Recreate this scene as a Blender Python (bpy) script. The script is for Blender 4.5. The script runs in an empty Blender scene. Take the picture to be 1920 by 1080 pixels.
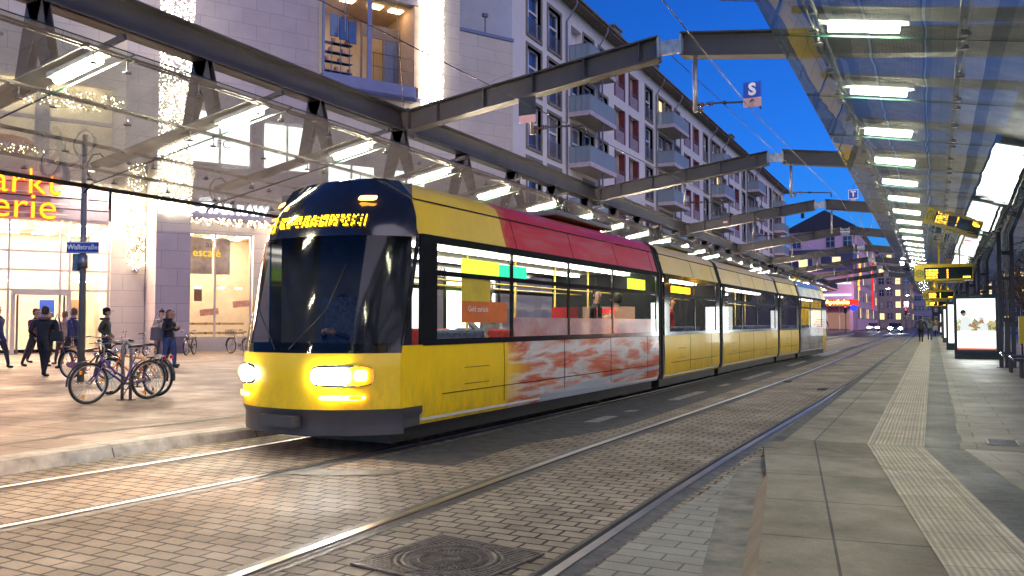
import bpy, bmesh, math, random
from mathutils import Vector, Matrix
random.seed(7)
scene = bpy.context.scene
COL = scene.collection
PI = math.pi
R = math.radians

# ------------------------------------------------------------------ helpers
class MB:
    """collects shapes and links them as ONE mesh object"""
    def __init__(s):
        s.v = []; s.f = []; s.m = []; s.uv = {}; s.sm = []
    def add(s, vs, fs, mi=0, smooth=False):
        o = len(s.v)
        s.v += [tuple(p) for p in vs]
        for f in fs:
            s.f.append([i + o for i in f]); s.m.append(mi); s.sm.append(smooth)
        return s
    def box(s, x0, x1, y0, y1, z0, z1, mi=0, M=None):
        vs = [Vector((x, y, z)) for z in (z0, z1) for y in (y0, y1) for x in (x0, x1)]
        if M is not None: vs = [M @ p for p in vs]
        return s.add(vs, [(0,2,3,1),(4,5,7,6),(0,1,5,4),(2,6,7,3),(0,4,6,2),(1,3,7,5)], mi)
    def bar(s, a, b, w, h, mi=0, up=(0,0,1)):
        """rectangular bar from a to b, w sideways, h along up"""
        a = Vector(a); b = Vector(b); d = (b - a).normalized(); u = Vector(up)
        sd = d.cross(u)
        if sd.length < 1e-4: u = Vector((0,1,0)); sd = d.cross(u)
        sd.normalize(); u = sd.cross(d).normalized()
        vs = [p + sd*i*w/2 + u*j*h/2 for p in (a, b) for i, j in ((-1,-1),(1,-1),(1,1),(-1,1))]
        return s.add(vs, [(3,2,1,0),(4,5,6,7),(0,1,5,4),(1,2,6,5),(2,3,7,6),(3,0,4,7)], mi)
    def tube(s, pts, r, n=8, mi=0, closed=False, cap=True):
        pts = [Vector(p) for p in pts]; k = len(pts)
        rr = r if isinstance(r, (list, tuple)) else [r]*k
        d0 = (pts[1]-pts[0]).normalized()
        u = Vector((0,0,1)) if abs(d0.z) < .9 else Vector((1,0,0))
        rings = []
        for i, p in enumerate(pts):
            if closed: d = (pts[(i+1)%k]-pts[i-1])
            else: d = pts[min(i+1,k-1)]-pts[max(i-1,0)]
            d.normalize(); sd = d.cross(u)
            if sd.length < 1e-3: u = Vector((1,0,.1)).normalized(); sd = d.cross(u)
            sd.normalize(); u = sd.cross(d).normalized()
            rings.append([p + (sd*math.cos(2*PI*j/n) + u*math.sin(2*PI*j/n))*rr[i] for j in range(n)])
        vs = [q for g in rings for q in g]; fs = []
        for i in range(k if closed else k-1):
            a = i*n; b = ((i+1)%k)*n
            for j in range(n): fs.append((a+j, a+(j+1)%n, b+(j+1)%n, b+j))
        if cap and not closed:
            fs.append(tuple(range(n))[::-1]); fs.append(tuple(range((k-1)*n, k*n)))
        return s.add(vs, fs, mi, True)
    def lathe(s, prof, c=(0,0,0), n=16, mi=0, axis='z', M=None):
        vs = []; fs = []
        for r_, h in prof:
            for j in range(n):
                a = 2*PI*j/n; x, y = r_*math.cos(a), r_*math.sin(a)
                p = {'z':(x,y,h),'y':(x,h,y),'x':(h,x,y)}[axis]
                p = Vector(p)
                if M is not None: p = M @ p
                vs.append(p + Vector(c))
        for i in range(len(prof)-1):
            for j in range(n): fs.append((i*n+j, i*n+(j+1)%n, (i+1)*n+(j+1)%n, (i+1)*n+j))
        fs.append(tuple(range(n))[::-1]); k = len(prof)-1
        fs.append(tuple(range(k*n, k*n+n)))
        return s.add(vs, fs, mi, True)
    def ball(s, c, r, mi=0, n=10, sc=(1,1,1)):
        pr = [(max(1e-3, r*math.sin(PI*i/(n//2+1))), -r*math.cos(PI*i/(n//2+1))) for i in range(n//2+2)]
        vs = []; fs = []
        for q, h in pr:
            for j in range(n):
                a = 2*PI*j/n
                vs.append((c[0]+q*math.cos(a)*sc[0], c[1]+q*math.sin(a)*sc[1], c[2]+h*sc[2]))
        for i in range(len(pr)-1):
            for j in range(n): fs.append((i*n+j, i*n+(j+1)%n, (i+1)*n+(j+1)%n, (i+1)*n+j))
        return s.add(vs, fs, mi, True)
    def octa(s, c, r, mi=0):
        x, y, z = c
        return s.add([(x+r,y,z),(x-r,y,z),(x,y+r,z),(x,y-r,z),(x,y,z+r),(x,y,z-r)],
                     [(0,2,4),(2,1,4),(1,3,4),(3,0,4),(2,0,5),(1,2,5),(3,1,5),(0,3,5)], mi)
    def quad(s, a, b, c, d, mi=0, smooth=False):
        return s.add([a,b,c,d], [(0,1,2,3)], mi, smooth)
    def prism(s, prof, a, b, axis='y', mi=0, M=None):
        """2D profile (list of pairs) swept from a to b along an axis"""
        n = len(prof); vs = []
        for t in (a, b):
            for p, q in prof:
                w = {'y':(p,t,q),'x':(t,p,q),'z':(p,q,t)}[axis]
                w = Vector(w)
                if M is not None: w = M @ w
                vs.append(w)
        fs = [(i, (i+1)%n, n+(i+1)%n, n+i) for i in range(n)]
        fs += [tuple(range(n))[::-1], tuple(range(n, 2*n))]
        return s.add(vs, fs, mi)
    def ring(s, c, r, t, axis='y', n=28, mi=0, m=6):
        pts = []
        for j in range(n):
            a = 2*PI*j/n; x, y = r*math.cos(a), r*math.sin(a)
            o = {'y':(x,0,y),'x':(0,x,y),'z':(x,y,0)}[axis]
            pts.append((c[0]+o[0], c[1]+o[1], c[2]+o[2]))
        return s.tube(pts, t, m, mi, closed=True)
    def build(s, name, mats, parent=None, bevel=0, smooth=None, uvrot=None, loc=None, normals=True):
        me = bpy.data.meshes.new(name)
        me.from_pydata(s.v, [], s.f)
        if not isinstance(mats, (list, tuple)): mats = [mats]
        for m in mats: me.materials.append(m)
        for i, p in enumerate(me.polygons):
            p.material_index = min(s.m[i], len(mats)-1)
            p.use_smooth = s.sm[i] if smooth is None else smooth
        if normals:
            bm = bmesh.new(); bm.from_mesh(me)
            bmesh.ops.recalc_face_normals(bm, faces=bm.faces); bm.to_mesh(me); bm.free()
        if uvrot is not None:
            uvl = me.uv_layers.new(name='UVMap'); c, q = math.cos(uvrot[0]), math.sin(uvrot[0])
            for lp in me.loops:
                x, y, z = me.vertices[lp.vertex_index].co
                x -= uvrot[1]; y -= uvrot[2]
                uvl.data[lp.index].uv = (x*c + y*q, -x*q + y*c)
        ob = bpy.data.objects.new(name, me); COL.objects.link(ob)
        if parent: ob.parent = parent
        if loc: ob.location = loc
        if bevel:
            b = ob.modifiers.new('bevel', 'BEVEL'); b.width = bevel; b.segments = 2; b.limit_method = 'ANGLE'; b.angle_limit = R(40)
        return ob

def thing(name, label, cat, loc=(0,0,0), rz=0, group=None):
    o = bpy.data.objects.new(name, None); COL.objects.link(o)
    o.empty_display_size = .2; o.location = loc; o.rotation_euler = (0,0,rz)
    o['label'] = label; o['category'] = cat
    if group: o['group'] = group
    return o
def tag(o, label, cat, group=None):
    o['label'] = label; o['category'] = cat
    if group: o['group'] = group
    return o
def struct(o):
    o['kind'] = 'structure'; return o
def dup(root, loc=None, rz=None, label=None, group=None, parent=None):
    r = root.copy(); COL.objects.link(r)
    if loc is not None: r.location = loc
    if rz is not None: r.rotation_euler = (0,0,rz)
    if label: r['label'] = label
    if group: r['group'] = group
    if parent: r.parent = parent
    for ch in list(root.children):
        dup(ch, parent=r)
    return r

# ------------------------------------------------------------------ materials
def nt(name):
    m = bpy.data.materials.new(name); m.use_nodes = True
    t = m.node_tree; t.nodes.clear()
    o = t.nodes.new('ShaderNodeOutputMaterial')
    return m, t, o
def N(t, typ, **kw):
    n = t.nodes.new(typ)
    for k, v in kw.items():
        if k in n.inputs: n.inputs[k].default_value = v
        else: setattr(n, k, v)
    return n
def L(t, a, b): t.links.new(a, b)
def c4(c): return (c[0], c[1], c[2], 1)
def mat(name, col, rough=.5, metal=0, var=.12, vs=3, bump=0, bs=40, coat=0, spec=.5, col2=None, stretch=None, dirt=0):
    m, t, o = nt(name)
    p = N(t, 'ShaderNodeBsdfPrincipled'); L(t, p.outputs[0], o.inputs[0])
    p.inputs['Roughness'].default_value = rough; p.inputs['Metallic'].default_value = metal
    p.inputs['Coat Weight'].default_value = coat; p.inputs['Coat Roughness'].default_value = .04
    p.inputs['Specular IOR Level'].default_value = spec
    tc = N(t, 'ShaderNodeTexCoord'); mp = N(t, 'ShaderNodeMapping')
    if stretch: mp.inputs['Scale'].default_value = stretch
    L(t, tc.outputs['Object'], mp.inputs[0])
    ns = N(t, 'ShaderNodeTexNoise', Scale=vs, Detail=6.0, Roughness=.65); L(t, mp.outputs[0], ns.inputs['Vector'])
    mx = N(t, 'ShaderNodeMix', data_type='RGBA')
    c2 = col2 or tuple(c*(1-var*2) for c in col)
    c1 = col if col2 else tuple(min(1, c*(1+var)) for c in col)
    mx.inputs[6].default_value = c4(c1); mx.inputs[7].default_value = c4(c2)
    rp = N(t, 'ShaderNodeMapRange'); rp.inputs[1].default_value = .3; rp.inputs[2].default_value = .7
    L(t, ns.outputs[0], rp.inputs[0]); L(t, rp.outputs[0], mx.inputs[0]); L(t, mx.outputs[2], p.inputs['Base Color'])
    rr = N(t, 'ShaderNodeMapRange'); rr.inputs[3].default_value = max(.02, rough*.8); rr.inputs[4].default_value = min(1, rough*1.25)
    L(t, ns.outputs[0], rr.inputs[0]); L(t, rr.outputs[0], p.inputs['Roughness'])
    if bump:
        n2 = N(t, 'ShaderNodeTexNoise', Scale=bs, Detail=4.0); L(t, tc.outputs['Object'], n2.inputs['Vector'])
        b = N(t, 'ShaderNodeBump', Strength=bump, Distance=.01); L(t, n2.outputs[0], b.inputs['Height']); L(t, b.outputs[0], p.inputs['Normal'])
    return m
def emit(name, col, st, base=(.8,.8,.8)):
    m, t, o = nt(name)
    e = N(t, 'ShaderNodeEmission', Strength=st); e.inputs[0].default_value = c4(col); L(t, e.outputs[0], o.inputs[0])
    return m
def glass(name, tint, ior=1.5, refl=1.0, rough=.01, milk=0, milkcol=(.5,.6,.58), wav=0, ex=5.0):
    """sheet glass: clear + mirror reflection by angle (same from both sides), optionally a little milky"""
    m, t, o = nt(name)
    tr = N(t, 'ShaderNodeBsdfTransparent'); tr.inputs[0].default_value = c4(tint)
    gl = N(t, 'ShaderNodeBsdfGlossy', Roughness=rough); gl.inputs[0].default_value = (refl, refl, refl, 1)
    lw = N(t, 'ShaderNodeLayerWeight', Blend=.5); pw = N(t, 'ShaderNodeMath', operation='POWER'); pw.inputs[1].default_value = ex
    r0 = ((ior-1)/(ior+1))**2
    ma = N(t, 'ShaderNodeMath', operation='MULTIPLY_ADD'); ma.inputs[1].default_value = 1-r0; ma.inputs[2].default_value = r0
    L(t, lw.outputs['Facing'], pw.inputs[0]); L(t, pw.outputs[0], ma.inputs[0])
    mx = N(t, 'ShaderNodeMixShader'); L(t, ma.outputs[0], mx.inputs[0]); L(t, tr.outputs[0], mx.inputs[1]); L(t, gl.outputs[0], mx.inputs[2])
    last = mx
    if milk:
        df = N(t, 'ShaderNodeBsdfDiffuse'); df.inputs[0].default_value = c4(milkcol)
        m2 = N(t, 'ShaderNodeMixShader'); m2.inputs[0].default_value = milk
        L(t, mx.outputs[0], m2.inputs[1]); L(t, df.outputs[0], m2.inputs[2]); last = m2
    if wav:
        tc = N(t, 'ShaderNodeTexCoord'); ns = N(t, 'ShaderNodeTexNoise', Scale=.9, Detail=1.0)
        L(t, tc.outputs['Object'], ns.inputs['Vector'])
        b = N(t, 'ShaderNodeBump', Strength=wav, Distance=.03); L(t, ns.outputs[0], b.inputs['Height']); L(t, b.outputs[0], gl.inputs['Normal'])
    L(t, last.outputs[0], o.inputs[0])
    return m
def paving(name, c1, c2, mortar, bw, bh, mw, rough=.6, off=.5, uv=True, bump=.5, rvar=True, blotch=.35, sq=1.0, nz=1.0, spec=.5, warp=0, spots=1):
    m, t, o = nt(name)
    p = N(t, 'ShaderNodeBsdfPrincipled'); L(t, p.outputs[0], o.inputs[0]); p.inputs['Specular IOR Level'].default_value = spec
    tc = N(t, 'ShaderNodeTexCoord'); src = tc.outputs['UV' if uv else 'Object']
    br = N(t, 'ShaderNodeTexBrick', offset=off); br.inputs['Scale'].default_value = 1
    br.inputs['Brick Width'].default_value = bw; br.inputs['Row Height'].default_value = bh
    br.inputs['Mortar Size'].default_value = mw; br.inputs['Mortar Smooth'].default_value = .15
    br.inputs['Color1'].default_value = c4(c1); br.inputs['Color2'].default_value = c4(c2); br.inputs['Mortar'].default_value = c4(mortar)
    if warp:
        wn = N(t, 'ShaderNodeTexNoise', Scale=2.2, Detail=3.0); L(t, src, wn.inputs['Vector'])
        sb = N(t, 'ShaderNodeVectorMath', operation='SUBTRACT'); sb.inputs[1].default_value = (.5,.5,.5); L(t, wn.outputs['Color'], sb.inputs[0])
        sc = N(t, 'ShaderNodeVectorMath', operation='SCALE'); sc.inputs['Scale'].default_value = warp; L(t, sb.outputs[0], sc.inputs[0])
        ad = N(t, 'ShaderNodeVectorMath', operation='ADD'); L(t, src, ad.inputs[0]); L(t, sc.outputs[0], ad.inputs[1]); L(t, ad.outputs[0], br.inputs['Vector'])
    else:
        L(t, src, br.inputs['Vector'])
    ns = N(t, 'ShaderNodeTexNoise', Scale=.8*nz, Detail=7.0, Roughness=.7); L(t, src, ns.inputs['Vector'])
    n3 = N(t, 'ShaderNodeTexNoise', Scale=60*nz, Detail=3.0, Roughness=.7); L(t, src, n3.inputs['Vector'])
    mr = N(t, 'ShaderNodeMapRange'); mr.inputs[1].default_value = .3; mr.inputs[2].default_value = .72; mr.inputs[3].default_value = 1+blotch*.4; mr.inputs[4].default_value = 1-blotch
    L(t, ns.outputs[0], mr.inputs[0])
    m3 = N(t, 'ShaderNodeMapRange'); m3.inputs[1].default_value = .35; m3.inputs[2].default_value = .65; m3.inputs[3].default_value = .86; m3.inputs[4].default_value = 1.12
    L(t, n3.outputs[0], m3.inputs[0])
    mu = N(t, 'ShaderNodeMath', operation='MULTIPLY'); L(t, mr.outputs[0], mu.inputs[0]); L(t, m3.outputs[0], mu.inputs[1])
    vo = N(t, 'ShaderNodeTexVoronoi', Scale=2.3); L(t, src, vo.inputs['Vector'])
    vr = N(t, 'ShaderNodeMapRange'); vr.inputs[1].default_value = .028; vr.inputs[2].default_value = .05; vr.inputs[3].default_value = .55; vr.inputs[4].default_value = 1; L(t, vo.outputs['Distance'], vr.inputs[0])
    m5 = N(t, 'ShaderNodeMath', operation='MULTIPLY'); L(t, mu.outputs[0], m5.inputs[0])
    if uv: L(t, vr.outputs[0], m5.inputs[1])
    else: m5.inputs[1].default_value = 1
    if spots == 0: t.links.remove(m5.inputs[1].links[0]); m5.inputs[1].default_value = 1
    vm = N(t, 'ShaderNodeVectorMath', operation='SCALE'); L(t, br.outputs[0], vm.inputs[0]); L(t, m5.outputs[0], vm.inputs['Scale'])
    L(t, vm.outputs[0], p.inputs['Base Color'])
    r2 = N(t, 'ShaderNodeMapRange'); r2.inputs[1].default_value = .3; r2.inputs[2].default_value = .7; r2.inputs[3].default_value = rough*.72; r2.inputs[4].default_value = min(1, rough*1.25)
    L(t, ns.outputs[0], r2.inputs[0]); L(t, r2.outputs[0], p.inputs['Roughness'])
    hm = N(t, 'ShaderNodeMath', operation='MULTIPLY_ADD'); hm.inputs[1].default_value = -1; hm.inputs[2].default_value = 1
    L(t, br.outputs['Fac'], hm.inputs[0])
    h2 = N(t, 'ShaderNodeMath', operation='MULTIPLY_ADD'); h2.inputs[1].default_value = .25; L(t, n3.outputs[0], h2.inputs[0]); L(t, hm.outputs[0], h2.inputs[2])
    b = N(t, 'ShaderNodeBump', Strength=bump, Distance=.008); L(t, h2.outputs[0], b.inputs['Height']); L(t, b.outputs[0], p.inputs['Normal'])
    return m

M = {}
M['asphalt'] = mat('asphalt', (.055,.053,.055), .55, var=.25, vs=2.5, bump=.5, bs=220)
M['asphalt2'] = mat('asphalt_patch', (.075,.070,.068), .75, var=.2, vs=5, bump=.4, bs=260)
M['cream_paint'] = mat('worn_road_paint', (.33,.31,.28), .6, var=.3, vs=9, bump=.3, bs=160)
M['setts'] = paving('granite_setts', (.255,.20,.145), (.36,.29,.21), (.038,.032,.026), .21, .135, .011, rough=.72, spec=.35, blotch=.5, bump=1.0, warp=.055)
M['setts_grey'] = paving('concrete_setts', (.23,.215,.18), (.28,.26,.22), (.09,.08,.07), .3, .16, .008, rough=.6, blotch=.25, bump=.5, warp=.02)
M['slab'] = paving('platform_slabs', (.185,.157,.108), (.228,.195,.137), (.058,.048,.034), 1.0, 1.12, .009, rough=.68, spec=.35, blotch=.5, off=0.0, bump=.35, warp=.004)
M['slab2'] = paving('platform_slabs_staggered', (.18,.155,.112), (.225,.195,.146), (.06,.052,.042), .8, .5, .007, rough=.55, spec=.4, blotch=.4, off=.5, bump=.3)
M['slab_left'] = paving('square_paving_slabs', (.15,.105,.078), (.185,.133,.10), (.03,.02,.016), 1.3, .62, .014, rough=.6, spec=.35, blotch=.28, off=.5, bump=.3)
M['cobble'] = paving('small_dark_cobbles', (.026,.025,.023), (.055,.052,.048), (.012,.011,.01), .17, .085, .009, rough=.55, blotch=.3, bump=1.0, warp=.05)
M['kerb'] = mat('kerb_granite', (.30,.275,.235), .55, var=.25, vs=5, bump=.4, bs=80)
M['gutter'] = mat('gutter_concrete', (.19,.17,.135), .6, var=.3, vs=3.5, bump=.4, bs=120)
M['rust_kerb'] = mat('rust_stained_kerb', (.22,.165,.115), .65, var=.12, vs=2, bump=.4, bs=70)
M['mastic'] = mat('rail_mastic', (.085,.08,.072), .5, var=.35, vs=7, bump=.6, bs=60)
M['rail'] = mat('polished_rail_steel', (.42,.40,.38), .30, metal=1, var=.1, vs=2)
M['railweb'] = mat('rusty_rail_side', (.15,.11,.085), .5, metal=.6, var=.3, vs=12)
M['groove'] = mat('rail_groove', (.012,.011,.01), .8)
M['steel'] = mat('dark_painted_steel', (.036,.033,.035), .5, metal=.0, var=.12, vs=1.5, bump=.05, spec=.5)
M['steel_l'] = mat('grey_painted_steel', (.16,.16,.165), .4, var=.12, vs=2)
M['galv'] = mat('galvanised_steel', (.38,.37,.36), .38, metal=.7, var=.2, vs=6)
M['black'] = mat('black_plastic', (.015,.015,.017), .4)
M['rubber'] = mat('black_rubber', (.02,.02,.02), .75)
M['chrome'] = mat('chrome', (.75,.75,.75), .12, metal=1)
M['white'] = mat('white_paint', (.75,.74,.72), .5, var=.05)
def tactile():
    m, t, o = nt('ribbed_tactile_paving')
    p = N(t, 'ShaderNodeBsdfPrincipled'); L(t, p.outputs[0], o.inputs[0]); p.inputs['Roughness'].default_value = .6
    tc = N(t, 'ShaderNodeTexCoord'); src = tc.outputs['UV']
    w = N(t, 'ShaderNodeTexWave', wave_type='BANDS', bands_direction='X', Scale=8.0, Distortion=.15); w.inputs['Detail'].default_value = 1
    L(t, src, w.inputs['Vector'])
    br = N(t, 'ShaderNodeTexBrick', offset=0.0); br.inputs['Scale'].default_value = 1; br.inputs['Brick Width'].default_value = .6; br.inputs['Row Height'].default_value = .39
    br.inputs['Mortar Size'].default_value = .006; br.inputs['Color1'].default_value = (.54,.47,.33,1); br.inputs['Color2'].default_value = (.45,.385,.255,1); br.inputs['Mortar'].default_value = (.22,.19,.13,1)
    L(t, src, br.inputs['Vector'])
    ns = N(t, 'ShaderNodeTexNoise', Scale=2.5, Detail=8.0, Roughness=.7); L(t, src, ns.inputs['Vector'])
    mr = N(t, 'ShaderNodeMapRange'); mr.inputs[1].default_value = .35; mr.inputs[2].default_value = .75; mr.inputs[3].default_value = 1.08; mr.inputs[4].default_value = .6; L(t, ns.outputs[0], mr.inputs[0])
    wr = N(t, 'ShaderNodeMapRange'); wr.inputs[3].default_value = .62; wr.inputs[4].default_value = 1.05; L(t, w.outputs['Fac'], wr.inputs[0])
    mu = N(t, 'ShaderNodeMath', operation='MULTIPLY'); L(t, mr.outputs[0], mu.inputs[0]); L(t, wr.outputs[0], mu.inputs[1])
    vm = N(t, 'ShaderNodeVectorMath', operation='SCALE'); L(t, br.outputs[0], vm.inputs[0]); L(t, mu.outputs[0], vm.inputs['Scale']); L(t, vm.outputs[0], p.inputs['Base Color'])
    b = N(t, 'ShaderNodeBump', Strength=.8, Distance=.01); L(t, w.outputs['Fac'], b.inputs['Height']); L(t, b.outputs[0], p.inputs['Normal'])
    return m
M['tactile'] = tactile()

# ------------------------------------------------------------------ camera, world
cam = bpy.data.cameras.new('camera'); co = bpy.data.objects.new('camera', cam); COL.objects.link(co)
co.location = (0, 0, 1.45); co.rotation_euler = (R(90+2.386), 0, R(26.78))
cam.sensor_width = 36; cam.lens = 29.25; cam.clip_end = 3000; cam.clip_start = .1
scene.camera = co
wd = bpy.data.worlds.new('World'); scene.world = wd; wd.use_nodes = True
t = wd.node_tree; t.nodes.clear()
wo = N(t, 'ShaderNodeOutputWorld'); bg = N(t, 'ShaderNodeBackground'); L(t, bg.outputs[0], wo.inputs[0])
sky = N(t, 'ShaderNodeTexSky'); sky.sky_type = 'NISHITA'; sky.sun_disc = False
sky.sun_elevation = R(SUN_EL) if 'SUN_EL' in globals() else R(6); sky.sun_rotation = R(200); sky.ozone_density = 3.0; sky.air_density = 1.0; sky.dust_density = .3
tn = N(t, 'ShaderNodeVectorMath', operation='MULTIPLY'); tn.inputs[1].default_value = (.13,.60,1.7)
L(t, sky.outputs[0], tn.inputs[0]); L(t, tn.outputs[0], bg.inputs[0]); bg.inputs[1].default_value = .11
sun = bpy.data.lights.new('sun', 'SUN'); so = bpy.data.objects.new('sun', sun); COL.objects.link(so)
sun.energy = 1.05; sun.angle = R(50); sun.color = (.95,.84,.98)
so.rotation_euler = (R(64), 0, R(56))     # afterglow from behind the camera
scene.view_settings.view_transform = 'Standard'; scene.view_settings.look = 'None'
scene.view_settings.exposure = .35; scene.view_settings.gamma = 1
cy = scene.cycles
cy.use_denoising = True
try: cy.denoiser = 'OPENIMAGEDENOISE'
except Exception: pass
cy.max_bounces = 8; cy.transparent_max_bounces = 24; cy.glossy_bounces = 4; cy.diffuse_bounces = 3
cy.sample_clamp_indirect = 6; cy.caustics_reflective = False; cy.caustics_refractive = False
# ------------------------------------------------------------------ ground, road, rails
PZ = .13
def poly(name, pts, z, m, rot=0, ox=0, oy=0, thick=None):
    b = MB(); n = len(pts)
    if thick is None:
        b.add([(x, y, z) for x, y in pts], [tuple(range(n))])
    else:
        b.add([(x, y, z) for x, y in pts] + [(x, y, z-thick) for x, y in pts],
              [tuple(range(n))] + [(i, (i+1)%n, n+(i+1)%n, n+i) for i in range(n)])
    o = b.build(name, m, uvrot=(rot, ox, oy), normals=thick is not None)
    if thick is None:
        me = o.data
        if me.polygons[0].normal.z < 0: me.flip_normals()
    return struct(o)
poly('ground', [(-600,-60),(600,-60),(600,1500),(-600,1500)], -.03, M['asphalt'])
def ctr(tab, y):
    if y <= tab[0][0]: return tab[0][1]
    for (a, xa), (b, xb) in zip(tab, tab[1:]):
        if y <= b:
            t = (y-a)/(b-a); return xa+(xb-xa)*t
    return tab[-1][1]
TL = [(-4,-7.45),(0,-7.05),(4,-6.62),(7,-6.34),(11,-6.18),(16.5,-6.05),(21.5,-5.97),(29.6,-5.85),(34,-5.62),(39.3,-5.35),(60,-5.25),(140,-6.0),(200,-8.5)]
TR = [(-4,-2.72),(0,-2.75),(8,-2.8),(16,-2.62),(25,-2.5),(50,-2.5),(140,-3.2),(200,-5.5)]
KL = [(-6,-7.9),(3,-7.92),(5.5,-7.93),(7,-7.86),(8.2,-7.66),(12,-7.5),(20,-7.42),(35,-7.3),(60,-7.4),(110,-8.6)]
# paved track bed from kerb to kerb
ys = [-6,0,3,4.5,5.5,6.3,7,7.6,8.2,9,10,11,12,16,20,28,35,48,60,85,110]
right_edge = [(-6,-.9),(3,-1.05),(4.8,-1.17),(7.1,-1.55),(8.4,-1.68),(9.4,-1.66),(110,-1.66)]
b = MB()
for a, c in zip(ys, ys[1:]):
    b.quad((ctr(KL,a),a,0),(ctr(right_edge,a),a,0),(ctr(right_edge,c),c,0),(ctr(KL,c),c,0))
tb = struct(b.build('track_paving', M['setts'], uvrot=(0,0,0), normals=False))
# dark asphalt band between the tracks with worn light patches
b = MB()
for a, c in zip([7.3,9,11,13,20,28,35,60], [9,11,13,20,28,35,60,110]):
    f0 = lambda y: ctr(TL,y)+1.0
    f1 = lambda y: -3.85 if y > 9 else -4.35
    b.quad((f0(a),a,.004),(f1(a),a,.004),(f1(c),c,.004),(f0(c),c,.004))
struct(b.build('asphalt_band', M['asphalt2'], normals=False))
for i, (x0, y0, x1, y1) in enumerate([(-4.55,11.3,-4.35,12.3),(-4.5,12.9,-4.35,13.3),(-4.45,15.2,-4.25,17.5),(-4.4,19,-4.25,20.0),(-4.4,21.5,-4.2,25.5),(-4.4,29,-4.2,33),(-4.4,38,-4.2,46),(-4.4,55,-4.2,70)]):
    poly('worn_marking', [(x0,y0),(x1,y0+.1),(x1,y1),(x0,y1-.1)], .008, M['cream_paint'])
poly('concrete_patch', [(-5.62,6.33),(-5.2,6.62),(-4.55,6.93),(-4.7,6.55),(-5.15,6.28),(-5.5,6.18)], .008, M['gutter'])
# grooved rails
def rail(tab, off, name, guard):
    for nm, w0, w1, z, m in (('mastic', -.12, .16, .005, 'mastic'), ('head', -.034, .034, .012, 'rail'), ('groove', guard*.034, guard*.078, .0085, 'groove'), ('lip', guard*.078, guard*.094, .011, 'railweb')):
        b = MB(); yy = [-4,0,2,4,5.5,7,9,11,13.5,16.5,19,21.5,25,29.6,34,39.3,50,60,100,140,200]
        w0, w1 = min(w0,w1), max(w0,w1)
        for a, c in zip(yy, yy[1:]):
            xa, xc = ctr(tab,a)+off, ctr(tab,c)+off
            b.quad((xa+w0,a,z),(xa+w1,a,z),(xc+w1,c,z),(xc+w0,c,z))
            if nm == 'head':
                b.quad((xa+w0,a,z),(xc+w0,c,z),(xc+w0-.004,c,.0),(xa+w0-.004,a,.0)); b.quad((xa+w1,a,z),(xa+w1+.004,a,0),(xc+w1+.004,c,0),(xc+w1,c,z))
        o = b.build('rail_'+nm if nm != 'head' else 'tram_rail', M[m], normals=False); struct(o)
for tab, hg in ((TL,.755),(TR,.80)):
    rail(tab, -hg, 'l', 1); rail(tab, hg, 'r', -1)
# left pavement
kx = [(ctr(KL,y), y) for y in ys]
poly('left_pavement', [(-80,-6)] + [(x-.34,y) for x,y in kx] + [(-80,110)], PZ-.002, M['slab_left'], rot=R(4))
b = MB()
for (xa,a),(xc,c) in zip(kx, kx[1:]):
    pr = [(-.36,PZ+.001),(-.03,PZ+.001),(0,PZ-.03),(.04,0)]
    for (p,z),(q,w) in zip(pr, pr[1:]):
        b.quad((xa+p,a,z),(xa+q,a,w),(xc+q,c,w),(xc+p,c,z))
struct(b.build('left_kerb', M['kerb'], normals=False))
b = MB()
for yj in [4.2,6.1,8.0,9.8,11.6,13.4]:
    x = ctr(KL,yj); b.quad((x-.36,yj,PZ+.004),(x+.0,yj,PZ+.003),(x,yj+.012,PZ+.003),(x-.36,yj+.012,PZ+.004)); b.quad((x-.0,yj,PZ-.02),(x+.045,yj,0.003),(x+.045,yj+.012,.003),(x,yj+.012,PZ-.02))
struct(b.build('kerb_joint', M['groove'], normals=False))
b = MB()
for (xa,a),(xc,c) in zip(kx, kx[1:]):
    b.quad((xa-1.32,a,PZ+.003),(xa-1.12,a,PZ+.003),(xc-1.12,c,PZ+.003),(xc-1.32,c,PZ+.003))
struct(b.build('cobble_edging', M['cobble'], uvrot=(0,0,0), normals=False))
# right platform: far straight part and nearer part bent towards the right
Z0 = PZ
poly('right_platform', [(-1.63,9.15),(-1.47,9.15),(-1.2,9.85),(-.65,9.85),(-.1,9.9),(.23,9.9),(9,9.9),(9,110),(-1.63,110)], Z0, M['slab'], ox=-1.2, oy=9.9, thick=.13)
ang = R(8.2)
poly('near_platform', [(-1.62,9.13),(-1.47,9.12),(-1.2,9.84),(-.65,9.84),(-.1,9.89),(.23,9.89),(9,9.89),(9,-4),(-.3,-4),(-.83,4.4),(-1.26,7.26)], Z0-.001, M['slab'], rot=ang, ox=-1.2, oy=9.9, thick=.129)
poly('platform_edge_stone', [(-1.64,9.6),(-1.5,9.6),(-1.5,110),(-1.64,110)], Z0+.004, M['asphalt2'])
poly('platform_paving', [(.27,9.95),(9,9.95),(9,110),(.40,110)], Z0+.004, M['slab2'], rot=0)
poly('near_platform_paving', [(.27,9.93),(9,9.93),(9,-4),(2.6,-4),(1.05,5),(.63,7.6)], Z0+.003, M['slab2'], rot=R(9))
poly('tactile_strip', [(-.66,9.8),(-.1,9.85),(-.09,66),(-.09,110),(-.72,110),(-.72,66)], Z0+.008, M['tactile'])
poly('near_tactile_strip', [(-.655,9.79),(-.1,9.84),(.58,5.0),(1.8,-4),(1.2,-4),(.045,5.0)], Z0+.0085, M['tactile'], rot=ang)
poly('cobble_strip', [(-.1,9.86),(.24,9.86),(.38,66),(.38,110),(-.09,110),(-.09,66)], Z0+.006, M['cobble'])
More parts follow.
